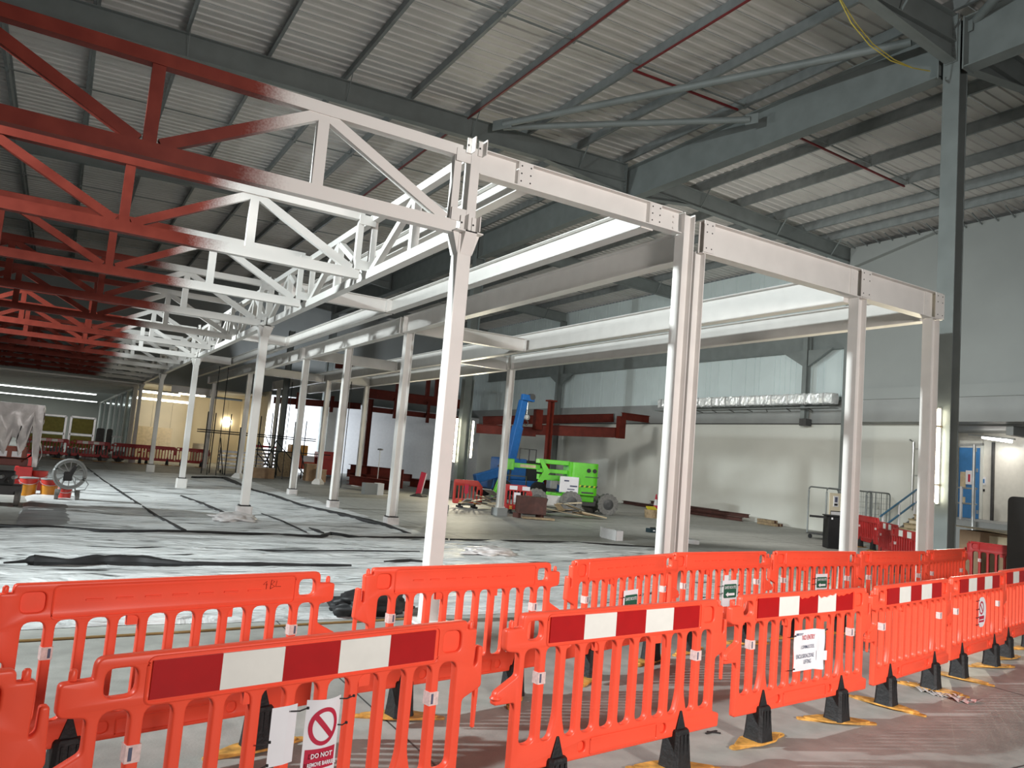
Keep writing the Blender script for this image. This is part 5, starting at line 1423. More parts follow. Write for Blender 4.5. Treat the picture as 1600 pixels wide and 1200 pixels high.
for s in (-0.5, 0.22):
    mb = MB(c); mb.box(c[0]+s-0.05, c[0]+s+0.05, c[1]-0.05-s*0.4, c[1]+0.3-s*0.4, 0.0, 0.16); mb.build('leg', M['darktimber'], t)
mb = MB(c); mb.bar((c[0]-0.55, c[1]-0.1, 0.05), (c[0]+0.45, c[1]-0.5, 0.05), 0.2, 0.06)
tag(mb.build('plank', M['timber'], loc=c), 'pale timber plank at the foot of the rusted steel box', 'timber')
random.seed(21)
def scrap(nm, lab, c, n, rx, ry, cols, group):
    for k in range(n):
        x = c[0]+random.uniform(-rx, rx); y = c[1]+random.uniform(-ry, ry)
        l = random.uniform(0.5, 1.3); w = random.uniform(0.12, 0.4); th = random.uniform(0.015, 0.05)
        h = 0.03+0.42*max(0, 1-((x-c[0])/rx)**2-((y-c[1])/ry)**2)*random.random()
        mb = MB(); d = Vector((math.cos(k*1.9), math.sin(k*1.9)*0.5, random.uniform(-0.28, 0.28))).normalized()*l/2
        mb.bar(Vector((0, 0, h+abs(d.z)+th))-d, Vector((0, 0, h+abs(d.z)+th))+d, w, th)
        o = mb.build('scrap_board', M[cols[k % len(cols)]], loc=(x, y, 0))
        tag(o, lab, 'scrap', group)
scrap('s', 'broken board in the scrap heap between the red gate barriers', (13.993, 24.968, 0.000), 16, 0.9, 0.8, ['hardwood', 'darkgrey', 'ledge', 'timber', 'wallgrey'], 'scrap heap between the red gate barriers')
scrap('s', 'broken board in the scrap heap in front of the green lift', (16.174, 23.704, 0.000), 16, 1.2, 0.7, ['wallgrey', 'darkgrey', 'timber', 'hardwood'], 'scrap heap in front of the green lift')
c = (15.805, 23.573, 0.000)
mb = MB(c); mb.bar((c[0]-0.55, c[1]-0.1, 0.28), (c[0]+0.9, c[1]-0.35, 0.10), 0.8, 0.02)
tag(mb.build('sheet_board', M['hardwood'], loc=c), 'broad pale board tilted on top of the scrap by the green lift', 'scrap')
# red and white post, cones, yellow box
c = (13.709, 30.787, 0.000)
t = thing('sign_panel', 'tilted red and white panel on a black foot left of the nearest column', 'post', (c[0], c[1], 0))
mb = MB(c); mb.bar((c[0]-0.05, c[1], 0.06), (c[0]+0.14, c[1], 1.05), 0.05, 0.22, (1, 0, 0)); mb.build('blade', M['sign_red'], t)
mb = MB(c); mb.bar((c[0]+0.08, c[1]+0.06, 0.06), (c[0]+0.27, c[1]+0.06, 1.0), 0.04, 0.12, (1, 0, 0)); mb.build('back_blade', M['paper'], t)
mb = MB(c); mb.lathe([(0.42, 0), (0.40, 0.04), (0.1, 0.14)], c, 4); mb.build('foot', M['black'], t)
for k, (px, lab) in enumerate(((0, 'red and white traffic cone beside the double column'),)):
    c = (25.171, 28.666, 0.000)
    t = thing('traffic_cone', lab, 'cone', (c[0], c[1], 0))
    mb = MB(c); mb.box(c[0]-0.2, c[0]+0.2, c[1]-0.2, c[1]+0.2, 0, 0.04); mb.build('base', M['black'], t)
    for z0, z1, m in ((0.04, 0.32, 'sign_red'), (0.32, 0.6, 'paper'), (0.6, 0.85, 'sign_red')):
        mb = MB(c); mb.lathe([(0.16-0.14*z0/0.9, z0), (0.16-0.14*z1/0.9, z1), (0, z1)], c, 14); mb.build('cone_band', M[m], t, smooth=True)
c = (21.605, 24.858, 0.000)
t = thing('rubble_tub', 'yellow topped tub of offcuts left of the double column', 'tub', (c[0], c[1], 0))
mb = MB(c); mb.lathe([(0.26, 0), (0.30, 0.34), (0.27, 0.34), (0.24, 0.05), (0, 0.05)], c, 14); mb.build('tub', M['timber'], t, smooth=True)
for k in range(5):
    mb = MB(c); mb.bar((c[0]-0.22+k*0.1, c[1]-0.1, 0.34), (c[0]-0.12+k*0.09, c[1]+0.15, 0.44), 0.09, 0.05); mb.build('offcut', mat('bright_yellow', (0.62, 0.52, 0.02), 0.5) if k == 0 else bpy.data.materials['bright_yellow'], t)
c = (30.769, 36.294, 0.000)
t = thing('floor_stand', 'thin dark stand at the white wall right of the green lift', 'stand', (c[0]-1.6, c[1]-1.0, 0)); o = tuple(t.location)
mb = MB(o); mb.tube([(o[0], o[1], 0.02), (o[0], o[1], 1.55)], 0.025, 6); mb.build('pole', M['darkgrey'], t)
mb = MB(o); mb.box(o[0]-0.15, o[0]+0.15, o[1]-0.06, o[1]+0.06, 1.52, 1.66); mb.build('head', M['darkgrey'], t)
mb = MB(o); mb.box(o[0]-0.2, o[0]+0.2, o[1]-0.2, o[1]+0.2, 0, 0.02); mb.build('base', M['darkgrey'], t)
# steel and timber along the wall foot
GT = 'dark red lengths along the white wall'
for k, (p, q, z, w) in enumerate((((27.9, 34.5), (27.7, 28.0), 0.0, 0.25), ((27.6, 33.0), (27.5, 26.4), 0.0, 0.22), ((27.75, 32.0), (27.6, 27.0), 0.2, 0.2), ((27.2, 29.0), (27.3, 25.2), 0.0, 0.2), ((27.35, 28.5), (27.4, 24.9), 0.18, 0.18))):
    t = thing('steel_length', 'dark red steel length by the white wall, %s' % ['hard against the wall', 'second out from the wall', 'lying on top of the two longest', 'nearest the camera, on the floor', 'lying on the nearest one'][k], 'steel', (p[0], p[1], z), group=GT)
    mb = MB((p[0], p[1], z)); mb.ibeam((p[0], p[1], z+0.09), (q[0], q[1], z+0.09), 0.17, w, 0.02, 0.02); mb.build('beam', M['darktimber'], t)
GT2 = 'short timbers stacked near the wall post'
for k in range(7):
    y = 23.1+0.22*(k % 4)*1.0; z = 0.0 if k < 4 else 0.12
    mb = MB(); mb.bar((0, -0.55+0.05*k, 0.06+z), (0.25, 0.7, 0.06+z), 0.12, 0.11)
    tag(mb.build('short_timber', M['darktimber'] if k % 2 else M['timber'], loc=(27.1+0.16*(k % 4), 23.6, 0)), 'short weathered timber in the small stack near the wall post', 'timber', GT2)
# ================================================================ stair recess on the right
rc = bpy.data.objects.new('wall_side', None); COL.objects.link(rc); struct(rc, 'white recess walls round the blue door')
ys_ = [18.8, 16.9, 14.6, 12.6, 10.6, 8.0, 4.0, -4.0]
for a, b in zip(ys_[:-1], ys_[1:]):
    mb = MB(); mb.box(31.5, 31.65, b+0.01, a-0.01, 0, 4.5); mb.build('wall_board', mat('warm_white_board', (0.66, 0.64, 0.58), 0.55, var=0.05) if a > 18 else bpy.data.materials['warm_white_board'], rc)
mb = MB(); mb.box(28.45, 31.65, 18.8, 18.95, 0, 4.5); mb.build('return_board', M['wallwhite'], rc)
sf = bpy.data.objects.new('trim_2', None); COL.objects.link(sf); struct(sf, 'soffit over the blue door')
mb = MB(); mb.box(28.45, 31.65, -4, 18.9, 4.5, 4.56); mb.build('soffit_board', M['ledge'], sf)
for y in (14.3, 11.8, 9.0):
    mb = MB(); mb.box(28.3, 31.4, y-0.12, y+0.12, 4.18, 4.5); mb.build('soffit_beam', M['ledge'], sf)
pt = bpy.data.objects.new('trim_3', None); COL.objects.link(pt); struct(pt, 'raised landing in front of the blue door')
mb = MB(); mb.box(27.52, 31.45, 12.2, 17.05, 0, 1.12); mb.box(28.5, 31.45, 17.06, 18.75, 0, 1.12); mb.build('landing', M['ledge'], pt)
# the door
dr = bpy.data.objects.new('door_1', None); COL.objects.link(dr); struct(dr, 'blue door with timber patches')
c = (31.400, 17.769, 3.936); d = (31.400, 16.964, 3.907); e = (31.400, 16.925, 1.103)
mb = MB(); mb.box(31.40, 31.47, d[1], c[1], 1.13, d[2]); mb.build('door_leaf', M['doorblue'], dr)
for a, b in (((31.390, 17.687, 2.934), (31.390, 17.467, 2.284)), ((31.390, 17.661, 1.938), (31.390, 17.477, 1.650))):
    mb = MB(); mb.box(31.37, 31.40, b[1], a[1], b[2], a[2]); mb.build('timber_patch', M['hardwood'], dr)
for p in ((31.390, 17.105, 3.826), (31.390, 17.037, 3.019), (31.390, 16.999, 1.393)):
    mb = MB(); mb.box(31.37, 31.40, p[1]-0.03, p[1]+0.03, p[2]-0.07, p[2]+0.07); mb.build('door_hinge', M['alum'], dr)
mb = MB(); mb.box(31.42, 31.5, d[1]-0.12, d[1]-0.01, 1.13, d[2]+0.1); mb.build('door_frame', M['wallwhite'], dr)
p = (31.380, 17.348, 2.748)
t = thing('wall_notice', 'small pale notice with red figure beside the blue door panel', 'sign', p); mb = MB(p); mb.box(31.36, 31.39, p[1]-0.12, p[1]+0.12, p[2]-0.3, p[2]+0.25); mb.build('notice_sheet', M['paper'], t); mb = MB(p); mb.box(31.35, 31.36, p[1]-0.06, p[1]+0.02, p[2]-0.2, p[2]+0.1); mb.build('red_figure', M['sign_red'], t)
p = (31.480, 16.856, 2.609)
t = thing('wall_notice', 'small blue and white notice right of the blue door', 'sign', p); mb = MB(p); mb.box(31.46, 31.49, p[1]-0.11, p[1]+0.11, p[2]-0.14, p[2]+0.16); mb.build('notice_sheet', M['paper'], t); mb = MB(p); mb.box(31.45, 31.46, p[1]-0.07, p[1]+0.07, p[2]-0.07, p[2]+0.09); mb.build('blue_patch', M['doorblue'], t)
p = (31.480, 16.848, 2.259)
t = thing('wall_switch', 'small black switch below the blue and white notice', 'switch', p); mb = MB(p); mb.box(31.46, 31.5, p[1]-0.06, p[1]+0.06, p[2]-0.05, p[2]+0.05); mb.build('plate', M['black'], t); mb = MB(p); mb.box(31.45, 31.46, p[1]-0.02, p[1]+0.02, p[2]-0.02, p[2]+0.02); mb.build('rocker', M['darkgrey'], t)
p = (31.400, 16.473, 2.431)
mb = MB((31.3, p[1], 0)); mb.box(31.36, 31.47, p[1]-0.05, p[1]+0.03, 1.12, 4.15)
tag(mb.build('drain_pipe', M['darkgrey'], loc=(31.3, p[1], 0)), 'dark upright strip on the white boards right of the blue door', 'pipe')
p, q = (30.600, 16.446, 4.276), (30.600, 15.379, 4.126)
t = thing('tube_light', 'bright white tube light under the soffit right of the stanchion', 'light', p)
mb = MB(p); mb.tube([p, q], 0.06, 10); mb.build('tube', mat('white_tube', (1, 1, 1), emit=(1, 0.97, 0.92), estr=16), t, smooth=True)
mb = MB(p); mb.bar((p[0], p[1]+0.5, p[2]+0.09), (q[0], q[1]-0.1, q[2]+0.09), 0.14, 0.06); mb.build('housing', M['alum'], t)
area('recess_tube_glow', (30.4, (p[1]+q[1])/2, p[2]-0.15), (30.0, (p[1]+q[1])/2, 0), 0.12, 30, (1.0, 0.95, 0.88), sy=1.6)
# poles and rails on the landing
p = (27.200, 14.881, -0.285)
t = thing('support_pole', 'slim grey pole standing in front of the blue door', 'pole', (27.2, p[1], 0)); o = (27.2, p[1], 0)
mb = MB(o); mb.tube([(27.2, p[1], 0.02), (27.2, p[1], 3.75)], 0.05, 8); mb.build('pole', M['alum'], t, smooth=True)
mb = MB(o); mb.box(27.1, 27.3, p[1]-0.1, p[1]+0.1, 0, 0.02); mb.build('base_plate', M['alum'], t)
mb = MB(o); mb.bar((27.2, p[1]+0.5, 3.72), (27.2, p[1]-0.3, 3.76), 0.08, 0.08); mb.build('head_bar', M['alum'], t)
t = thing('guard_rail', 'pale guard rail on the landing before the blue door', 'rail', (28.4, 15.5, 1.12)); o = (28.4, 15.5, 1.12)
pa, pb = (28.400, 15.957, 1.955), (28.400, 15.504, 1.991)
for q in (pa, pb):
    mb = MB(o); mb.tube([(28.4, q[1], 1.12), (28.4, q[1], 2.3)], 0.05, 8); mb.build('post', M['paper'], t)
for z in (2.25, 1.7):
    mb = MB(o); mb.tube([(28.4, pa[1]+0.8, z), (28.4, pb[1]-0.1, z)], 0.03, 8); mb.build('rail', M['alum'], t)
# stairs
t = thing('site_stairs', 'short flight of worn buff steps with blue handrails by the white wall', 'stairs', (25.4, 16.35, 0)); o = (25.4, 16.35, 0)
n = 7
for k in range(n):
    x1 = 25.4+k*0.30; z1 = (k+1)*0.165
    mb = MB(o); mb.box(x1-0.03, x1+0.31, 15.72, 16.98, z1-0.05, z1); mb.build('tread', M['step'], t)
    mb = MB(o); mb.box(x1, x1+0.02, 15.74, 16.96, z1-0.165, z1-0.05); mb.build('riser', M['cream'] if k % 2 else M['hardwood'], t)
for y in (15.68, 17.02):
    mb = MB(o); mb.prism([(25.35, 0.0), (25.35, 0.14), (25.4+n*0.30, n*0.165), (25.4+n*0.30, 0.0)], 'y', y-0.02, y+0.02); mb.build('stringer', M['ledge'], t)
    for h in (0.95, 0.5):
        mb = MB(o); mb.tube([(25.3, y, 0.05+h), (27.35, y, 1.08+h), (27.5, y, 1.12+h)], 0.035, 8); mb.build('handrail', M['bluehandrail'], t, smooth=True)
    for q in (0.05, 0.5, 0.95):
        xx = 25.35+q*2.05; zz = 0.05+q*1.05
        mb = MB(o); mb.tube([(xx, y, zz), (xx, y, zz+0.97)], 0.035, 8); mb.build('baluster', M['paper'], t)
p = (28.000, 17.641, 3.858)
t = thing('wall_pipe', 'slim grey pipe with brackets running up the white wall above the stairs', 'pipe', (28.1, p[1], 1.3)); o = (28.1, p[1], 1.3)
mb = MB(o); mb.tube([(28.1, p[1], 1.3), (28.1, p[1], p[2]), (28.1, p[1]+0.15, p[2]+0.08)], 0.035, 8); mb.build('pipe', M['alum'], t, smooth=True)
for z in (3.6, 2.6, 1.6):
    mb = MB(o); mb.bar((28.1, p[1], z), (28.1, p[1]-0.28, z), 0.03, 0.03); mb.build('bracket', M['alum'], t)
# roll cages
def cage(lab, x0, x1, y, wires, board):
    t = thing('roll_cage', lab, 'cage', (x0, y, 0), group='roll cages'); o = (x0, y, 0)
    zt = 1.84
    for yy in (y, y+0.75):
        mb = MB(o); mb.tube(rounded3([(x0, yy, 0.2), (x0, yy, zt), (x1, yy, zt-0.02), (x1, yy, 0.2)], 0.14), 0.028, 8); mb.build('frame', M['galv'], t, smooth=True)
    mb = MB(o); mb.box(x0-0.02, x1+0.02, y-0.02, y+0.77, 0.16, 0.22); mb.build('deck', M['darkgrey'], t)
    for xx in (x0+0.1, x1-0.1):
        for yy in (y+0.05, y+0.7):
            mb = MB(o); mb.tube([(xx-0.02, yy, 0.075), (xx+0.02, yy, 0.075)], 0.075, 12); mb.build('caster', M['black'], t)
    if wires:
        mb = MB(o)
        for yy in (y, y+0.75):
            m = int((x1-x0)/0.12)
            for k in range(1, m):
                xx = x0+(x1-x0)*k/m; mb.bar((xx, yy, 0.22), (xx, yy, zt-0.02), 0.007, 0.007, (1, 0, 0))
            for k in range(1, 8):
                mb.bar((x0, yy, 0.22+k*0.2), (x1, yy, 0.22+k*0.2), 0.007, 0.007)
        w = mb.build('wire_mesh', M['galv'], t); w['kind'] = 'stuff'
        for k in range(4):
            mb = MB(o); xx = x0+0.2+(x1-x0-0.4)*k/3; mb.bar((xx, y-0.01, 0.22), (xx, y-0.01, zt-0.04), 0.022, 0.022, (1, 0, 0)); mb.build('upright', M['galv'], t)
    if board:
        mb = MB(o); mb.box(x0+0.15, x1-0.1, y-0.02, y, 0.35, 1.68); mb.build('board', M['cream'], t)
        for a, b, z0, z1, m in ((0.35, 0.62, 1.2, 1.58, 'paper'), (0.22, 0.95, 0.72, 1.05, 'black'), (0.75, 1.1, 1.2, 1.48, 'sign_green'), (0.24, 0.72, 0.82, 1.02, 'paper')):
            mb = MB(o); mb.box(x0+a, x0+b, y-0.03-(0.01 if a == 0.24 else 0), y-0.02, z0, z1); mb.build('notice', M[m], t)
        mb = MB(o); mb.box(x0+0.42, x0+0.56, y-0.036, y-0.03, 1.36, 1.54); mb.build('notice_print', M['ink'], t)
        mb = MB(o); mb.box(x0+0.40, x0+0.57, y-0.036, y-0.03, 1.24, 1.31); mb.build('notice_print', M['black'], t)
def rounded3(pts, r, seg=4):
    P = [Vector(p) for p in pts]; out = [P[0]]
    for i in range(1, len(P)-1):
        a = (P[i-1]-P[i]); b = (P[i+1]-P[i])
        p0 = P[i]+a.normalized()*r; p1 = P[i]+b.normalized()*r
        for k in range(seg+1):
            s = k/seg; out.append(p0*(1-s)**2+P[i]*2*s*(1-s)+p1*s*s)
    out.append(P[-1]); return out
cage('roll cage with notice board left of the single white column', 23.65, 25.3, 18.0, False, True)
cage('empty wire roll cage right of the single white column', 25.75, 27.15, 17.9, True, False)
c = (20.942, 15.552, -0.000)
t = thing('plastic_crate', 'black plastic crate with lid left of the single white column', 'crate', (c[0], c[1], 0))
mb = MB(c); mb.prism([(c[0]-0.22, c[1]+0.12), (c[0]+0.15, c[1]-0.12), (c[0]+0.45, c[1]+0.3), (c[0]+0.1, c[1]+0.55)], 'z', 0, 0.98); mb.build('body', M['black'], t, bevel=0.02)
mb = MB(c); mb.prism([(c[0]-0.26, c[1]+0.12), (c[0]+0.15, c[1]-0.16), (c[0]+0.49, c[1]+0.3), (c[0]+0.1, c[1]+0.59)], 'z', 0.985, 1.02); mb.build('lid', M['black'], t)
mb = MB(c); mb.bar((c[0]-0.16, c[1]+0.06, 0.92), (c[0]-0.12, c[1]+0.03, 0.92), 0.01, 0.06); mb.build('label_tag', M['paper'], t)
mb = MB(c); mb.bar((c[0]-0.55, c[1]+0.55, 0.94), (c[0]-0.25, c[1]+0.2, 0.94), 0.25, 0.06)
tag(mb.build('black_shelf', M['black'], loc=c), 'black shelf end sticking out left of the black crate', 'shelf')
t.location = c; 
# upturned carton and the black screen at the right edge
c = (17.600, 9.045, 0.693)
t = thing('carton', 'brown cardboard carton with pale sheet on top behind the shaded red barrier', 'carton', (c[0], c[1], 0)); o = (c[0], c[1], 0)
mb = MB(o); mb.prism([(c[0]-0.2, c[1]+0.75), (c[0]-0.15, c[1]-0.45), (c[0]+0.7, c[1]-0.4), (c[0]+0.65, c[1]+0.8)], 'z', 0, 1.18); mb.build('box', M['cardboard'], t, bevel=0.01)
mb = MB(o); mb.add([(c[0]-0.35, c[1]+0.85, 1.27), (c[0]-0.3, c[1]-0.5, 1.20), (c[0]+0.75, c[1]-0.45, 1.24), (c[0]+0.7, c[1]+0.85, 1.22), (c[0]-0.35, c[1]+0.85, 1.25), (c[0]-0.3, c[1]-0.5, 1.18), (c[0]+0.75, c[1]-0.45, 1.22), (c[0]+0.7, c[1]+0.85, 1.20)], [(0, 1, 2, 3), (7, 6, 5, 4), (0, 4, 5, 1), (1, 5, 6, 2), (2, 6, 7, 3), (3, 7, 4, 0)]); mb.build('pale_sheet', M['hardwood'], t)
mb = MB(o); mb.box(c[0]-0.23, c[0]-0.2, c[1]-0.35, c[1]+0.1, 0.85, 1.12); mb.build('open_flap', M['hardwood'], t)
c = (14.600, 7.380, 0.577)
t = thing('black_screen', 'tall black screen with rounded corners at the right picture edge', 'screen', (c[0], c[1], 0)); o = (c[0], c[1], 0)
d = Vector((0.25, -1, 0)).normalized()
pts = rounded([(0, 0.12), (1.5, 0.12), (1.5, 1.97), (0, 1.97)], 0.10, 6)
mb = MB(o); nrm = Vector((d.y, -d.x, 0))*0.035; k = len(pts)
mb.add([Vector((c[0], c[1], 0))+d*a+Vector((0, 0, b))+nrm for a, b in pts]+[Vector((c[0], c[1], 0))+d*a+Vector((0, 0, b))-nrm for a, b in pts], [(i, (i+1) % k, k+(i+1) % k, k+i) for i in range(k)]+[tuple(range(k-1, -1, -1)), tuple(range(k, 2*k))])
mb.build('panel', mat('black_screen_cloth', (0.018, 0.018, 0.017), 0.7), t, bevel=0.012)
for a in (0.2, 1.3):
    q = Vector((c[0], c[1], 0))+d*a
    mb = MB(o); mb.bar(q-nrm*8+Vector((0, 0, 0.06)), q+nrm*8+Vector((0, 0, 0.06)), 0.06, 0.12); mb.build('foot', M['black'], t)

# ================================================================ left background
# olive seat blocks in metal frames
def seatblock(lab, pts, y, group='olive framed seat blocks'):
    a, b, c_ = pts
    x0, x1 = a[0], b[0]; zt = (a[2]+b[2])/2; zm = c_[2]
    t = thing('seat_block', lab, 'seat', (x0, y, 0), group=group); o = (x0, y, 0)
    for x in (x0, x1):
        mb = MB(o); mb.bar((x, y, 0.0), (x, y, zt), 0.08, 0.10, (1, 0, 0)); mb.build('frame_post', M['alum'], t)
        mb = MB(o); mb.bar((x, y+0.8, 0.0), (x, y+0.8, zt), 0.08, 0.10, (1, 0, 0)); mb.build('frame_post', M['alum'], t)
    for z in (zt, zm+0.06, zm-0.72 if zm > 0.9 else 0.1):
        mb = MB(o); mb.bar((x0, y, z), (x1, y, z), 0.08, 0.09); mb.build('frame_rail', M['alum'], t)
    mb = MB(o); mb.box(x0+0.07, x1-0.07, y-0.03, y+0.12, zm+0.14, zt-0.08); mb.build('backrest', M['olive'], t, bevel=0.05)
    mb = MB(o); mb.box(x0+0.07, x1-0.07, y-0.02, y+0.10, 0.15, zm-0.02); mb.build('cushion', M['olive'], t, bevel=0.04)
    mb = MB(o); mb.box(x0, x1, y+0.1, y+0.75, 0.2, 0.3); mb.build('seat_pan', M['darkgrey'], t)
seatblock('olive seat block in a metal frame, middle one behind the red barriers', ((-0.746, 50.000, 2.265), (0.401, 50.000, 2.239), (-0.615, 50.000, 1.211)), 50)
seatblock('olive seat block in a metal frame, right one behind the red barriers', ((0.645, 50.000, 2.300), (1.835, 50.000, 2.238), (0.776, 50.000, 1.229)), 50)
seatblock('olive seat block in a metal frame, low left one beside the polythene covered sprayer', ((-1.528, 51.000, 1.260), (-0.908, 51.000, 1.209), (-1.453, 51.000, 0.659)), 51)
c = (-1.608, 56.000, 1.721)
t = thing('whiteboard', 'white panel leaning behind the low olive seat block', 'panel', (c[0], 56, 0)); o = (c[0], 56, 0)
mb = MB(o); mb.box((-1.641, 56.000, 1.718)[0], (-0.806, 56.000, 1.800)[0], 56, 56.08, 0, 2.2); mb.build('sheet', M['paper'], t); mb = MB(o); mb.box((-1.641, 56.000, 1.718)[0], (-0.806, 56.000, 1.800)[0], 55.9, 56, 0, 0.1); mb.build('foot_rail', M['alum'], t)
for k, (c, lab) in enumerate((((2.268, 52.000, 0.954), 'dark grey panel standing left against the glazed partition'), ((2.806, 52.000, 0.999), 'dark rounded panel standing beside the white shelf at the partition'))):
    w = 0.16 if k else 0.22
    t = thing('dark_panel', lab, 'panel', (c[0], 52+k, 0)); o = (c[0], 52+k, 0)
    mb = MB(o); mb.prism(rounded([(c[0]-w, 0.03), (c[0]+w, 0.03), (c[0]+w, 1.75), (c[0]-w, 1.75)], 0.12), 'y', 52+k, 52.1+k); mb.build('panel', M['darkgrey'], t); mb = MB(o); mb.box(c[0]-w, c[0]+w, 51.9+k, 52.2+k, 0, 0.04); mb.build('foot', M['black'], t)
c = (3.138, 51.000, 1.728)
t = thing('white_shelf', 'small white shelf frame by the glazed partition', 'shelf', (c[0], 51, 0)); o = (c[0], 51, 0)
mb = MB(o); mb.box(c[0]-0.28, c[0]+0.28, 51, 51.4, 1.30, 1.36); mb.build('top', M['paper'], t)
for s in (-0.2, 0.2):
    mb = MB(o); mb.bar((c[0]+s, 51.2, 0), (c[0]+s, 51.2, 1.3), 0.03, 0.03); mb.build('leg', M['alum'], t)
# rubble bags behind the red barriers
random.seed(8)
for k in range(6):
    crumple('rubble_bag', ['grey rubble bag behind the far red barriers, %s from the left' % ORD[k]][0], (-0.6+0.75*k, 47.9+0.3*(k % 2)), (0.30, 0.26, 0.28), 0.4, 'ledge' if k % 3 else 'polythene', 20.0+k)
# hose reel on a cart
c = (0.488, 21.580, 0.000); Y = c[1]
t = thing('hose_reel', 'wheeled hose reel with grey coiled hose on the pale membrane', 'reel', (c[0], Y, 0)); o = (c[0], Y, 0)
cc = Vector(((0.410, 21.700, 0.651)[0], Y, (0.410, 21.700, 0.651)[2]))
for k in range(5):
    r = 0.30+0.014*k; yy = -0.07+0.035*(k % 3)
    mb = MB(o); mb.tube([cc+Vector((r*math.cos(q), yy, r*math.sin(q))) for q in [2*PI*i/28 for i in range(28)]], 0.022, 6, closed=True); mb.build('hose_coil', M['ledge'], t, smooth=True)
for k in range(6):
    q = PI*k/6; v = Vector((math.cos(q), 0, math.sin(q)))*0.30
    mb = MB(o); mb.bar(cc-v+Vector((0, -0.1, 0)), cc+v+Vector((0, -0.1, 0)), 0.02, 0.02, (0, 1, 0)); mb.build('spoke', M['ledge'], t)
crm = MB(o); crm.box(cc.x-0.13, cc.x+0.06, Y-0.2, Y-0.08, cc.z-0.16, cc.z+0.06); crm.build('reel_motor', M['black'], t, bevel=0.03)
mb = MB(o); mb.bar(cc+Vector((0.02, -0.16, 0.0)), cc+Vector((0.10, -0.16, 0.2)), 0.09, 0.09); mb.build('crank', M['black'], t)
for s in (-1, 1):
    w = cc+Vector((s*0.22, -0.05, 0)); w.z = 0.14
    mb = MB(o); mb.tube([w+Vector((-0.045, 0, 0)), w+Vector((-0.04, 0, 0)), w+Vector((0.04, 0, 0)), w+Vector((0.045, 0, 0))], 0.14, 16, rs=[0.1, 0.14, 0.14, 0.1]); mb.build('wheel', M['tyre'], t, smooth=True)
    mb = MB(o); mb.tube([w+Vector((-s*0.04, 0, 0.0)), cc+Vector((s*0.14, 0, -0.28)), cc+Vector((s*0.12, 0.15, -0.1))], 0.022, 6); mb.build('frame_leg', M['ledge'], t)
mb = MB(o); mb.tube([cc+Vector((0.32, -0.1, -0.1)), cc+Vector((0.42, -0.1, -0.22)), cc+Vector((0.36, -0.1, -0.36)), cc+Vector((0.2, -0.1, -0.38))], 0.014, 6); mb.build('hose_tail', M['ledge'], t)
# drums and buckets
def drum(lab, c, r, h, body, band, group='paint drums by the sprayer'):
    t = thing('paint_bucket', lab, 'bucket', (c[0], c[1], 0), group=group); o = (c[0], c[1], 0)
    mb = MB(o); mb.lathe([(r*0.88, 0), (r*0.97, h*0.62), (0, h*0.62)], o, 18); mb.build('body', M[body], t, smooth=True)
    mb = MB(o); mb.lathe([(r*0.97, h*0.62), (r*1.0, h*0.95), (0, h*0.95)], o, 18); mb.build('band', M[band], t, smooth=True)
    mb = MB(o); mb.lathe([(r*1.05, h*0.94), (r*1.05, h), (0, h*1.01)], o, 18); mb.build('lid', M['ledge' if body != 'bucketred' else 'bucketred'], t, smooth=True)
    mb = MB(o); mb.tube([(o[0]+r*1.06*math.cos(q), o[1]-0.03-r*0.9*abs(math.sin(q)), h*0.85-r*0.5*math.sin(q)) for q in [PI*i/8 for i in range(9)]], 0.008, 5); mb.build('handle', M['alum'], t)
drum('amber bucket with red band, left one beside the sprayer wheel', (-0.429, 22.733, 0.000), 0.20, 0.45, 'bucketyellow', 'bucketred')
drum('amber bucket with red band, right one beside the hose reel', (0.025, 22.618, -0.000), 0.20, 0.45, 'bucketyellow', 'bucketred')
drum('red bucket standing behind the two amber buckets', (-0.237, 24.110, 0.000), 0.19, 0.55, 'bucketred', 'bucketred')
drum('orange red bucket under the hose reel frame', (0.370, 22.058, 0.000), 0.15, 0.28, 'bucketred', 'bucketred')
for k in range(3):
    c = (-0.576, 23.878, 0.000)
    tag(MB((c[0], c[1], 0)).box(c[0]-0.28+0.05*k, c[0]+0.2-0.03*k, c[1], c[1]+0.35, 0.33*k, 0.33*k+0.31).build('red_crate', M['redplastic'], bevel=0.02, loc=(c[0], c[1], 0)), 'red plastic crate in the stack behind the sprayer, %s' % ['lowest', 'middle', 'topmost'][k], 'crate', 'red crates behind the sprayer')
# sprayer with red frame under polythene
c = (-0.674, 19.862, -0.000); Y = c[1]; X0 = c[0]
t = thing('spray_machine', 'wheeled sprayer with dark pump, red frame and polythene cover, at the left picture edge', 'machine', (X0, Y, 0)); o = (X0, Y, 0)
mb = MB(o); mb.box(X0-0.7, X0+0.18, Y+0.1, Y+0.8, 0.22, 0.42); mb.build('chassis', M['darkgrey'], t, bevel=0.02)
mb = MB(o); mb.box(X0-0.65, X0+0.02, Y+0.05, Y+0.6, 0.42, 0.72); mb.build('pump', M['black'], t, bevel=0.04)
for k in range(6):
    mb = MB(o); mb.tube([(X0-0.55+0.11*k, Y+0.0, 0.5+0.1*(k % 2)), (X0-0.50+0.11*k, Y+0.12, 0.62)], 0.04, 8); mb.build('pump_fitting', M['alum' if k % 2 else 'darkgrey'], t)
for dx, yy in ((0.12, Y), (-0.55, Y), (0.12, Y+0.75), (-0.55, Y+0.75)):
    mb = MB(o); mb.tube([(X0+dx-0.05, yy, 0.155), (X0+dx-0.045, yy, 0.155), (X0+dx+0.045, yy, 0.155), (X0+dx+0.05, yy, 0.155)], 0.15, 16, rs=[0.11, 0.155, 0.155, 0.11]); mb.build('wheel', M['tyre'], t, smooth=True)
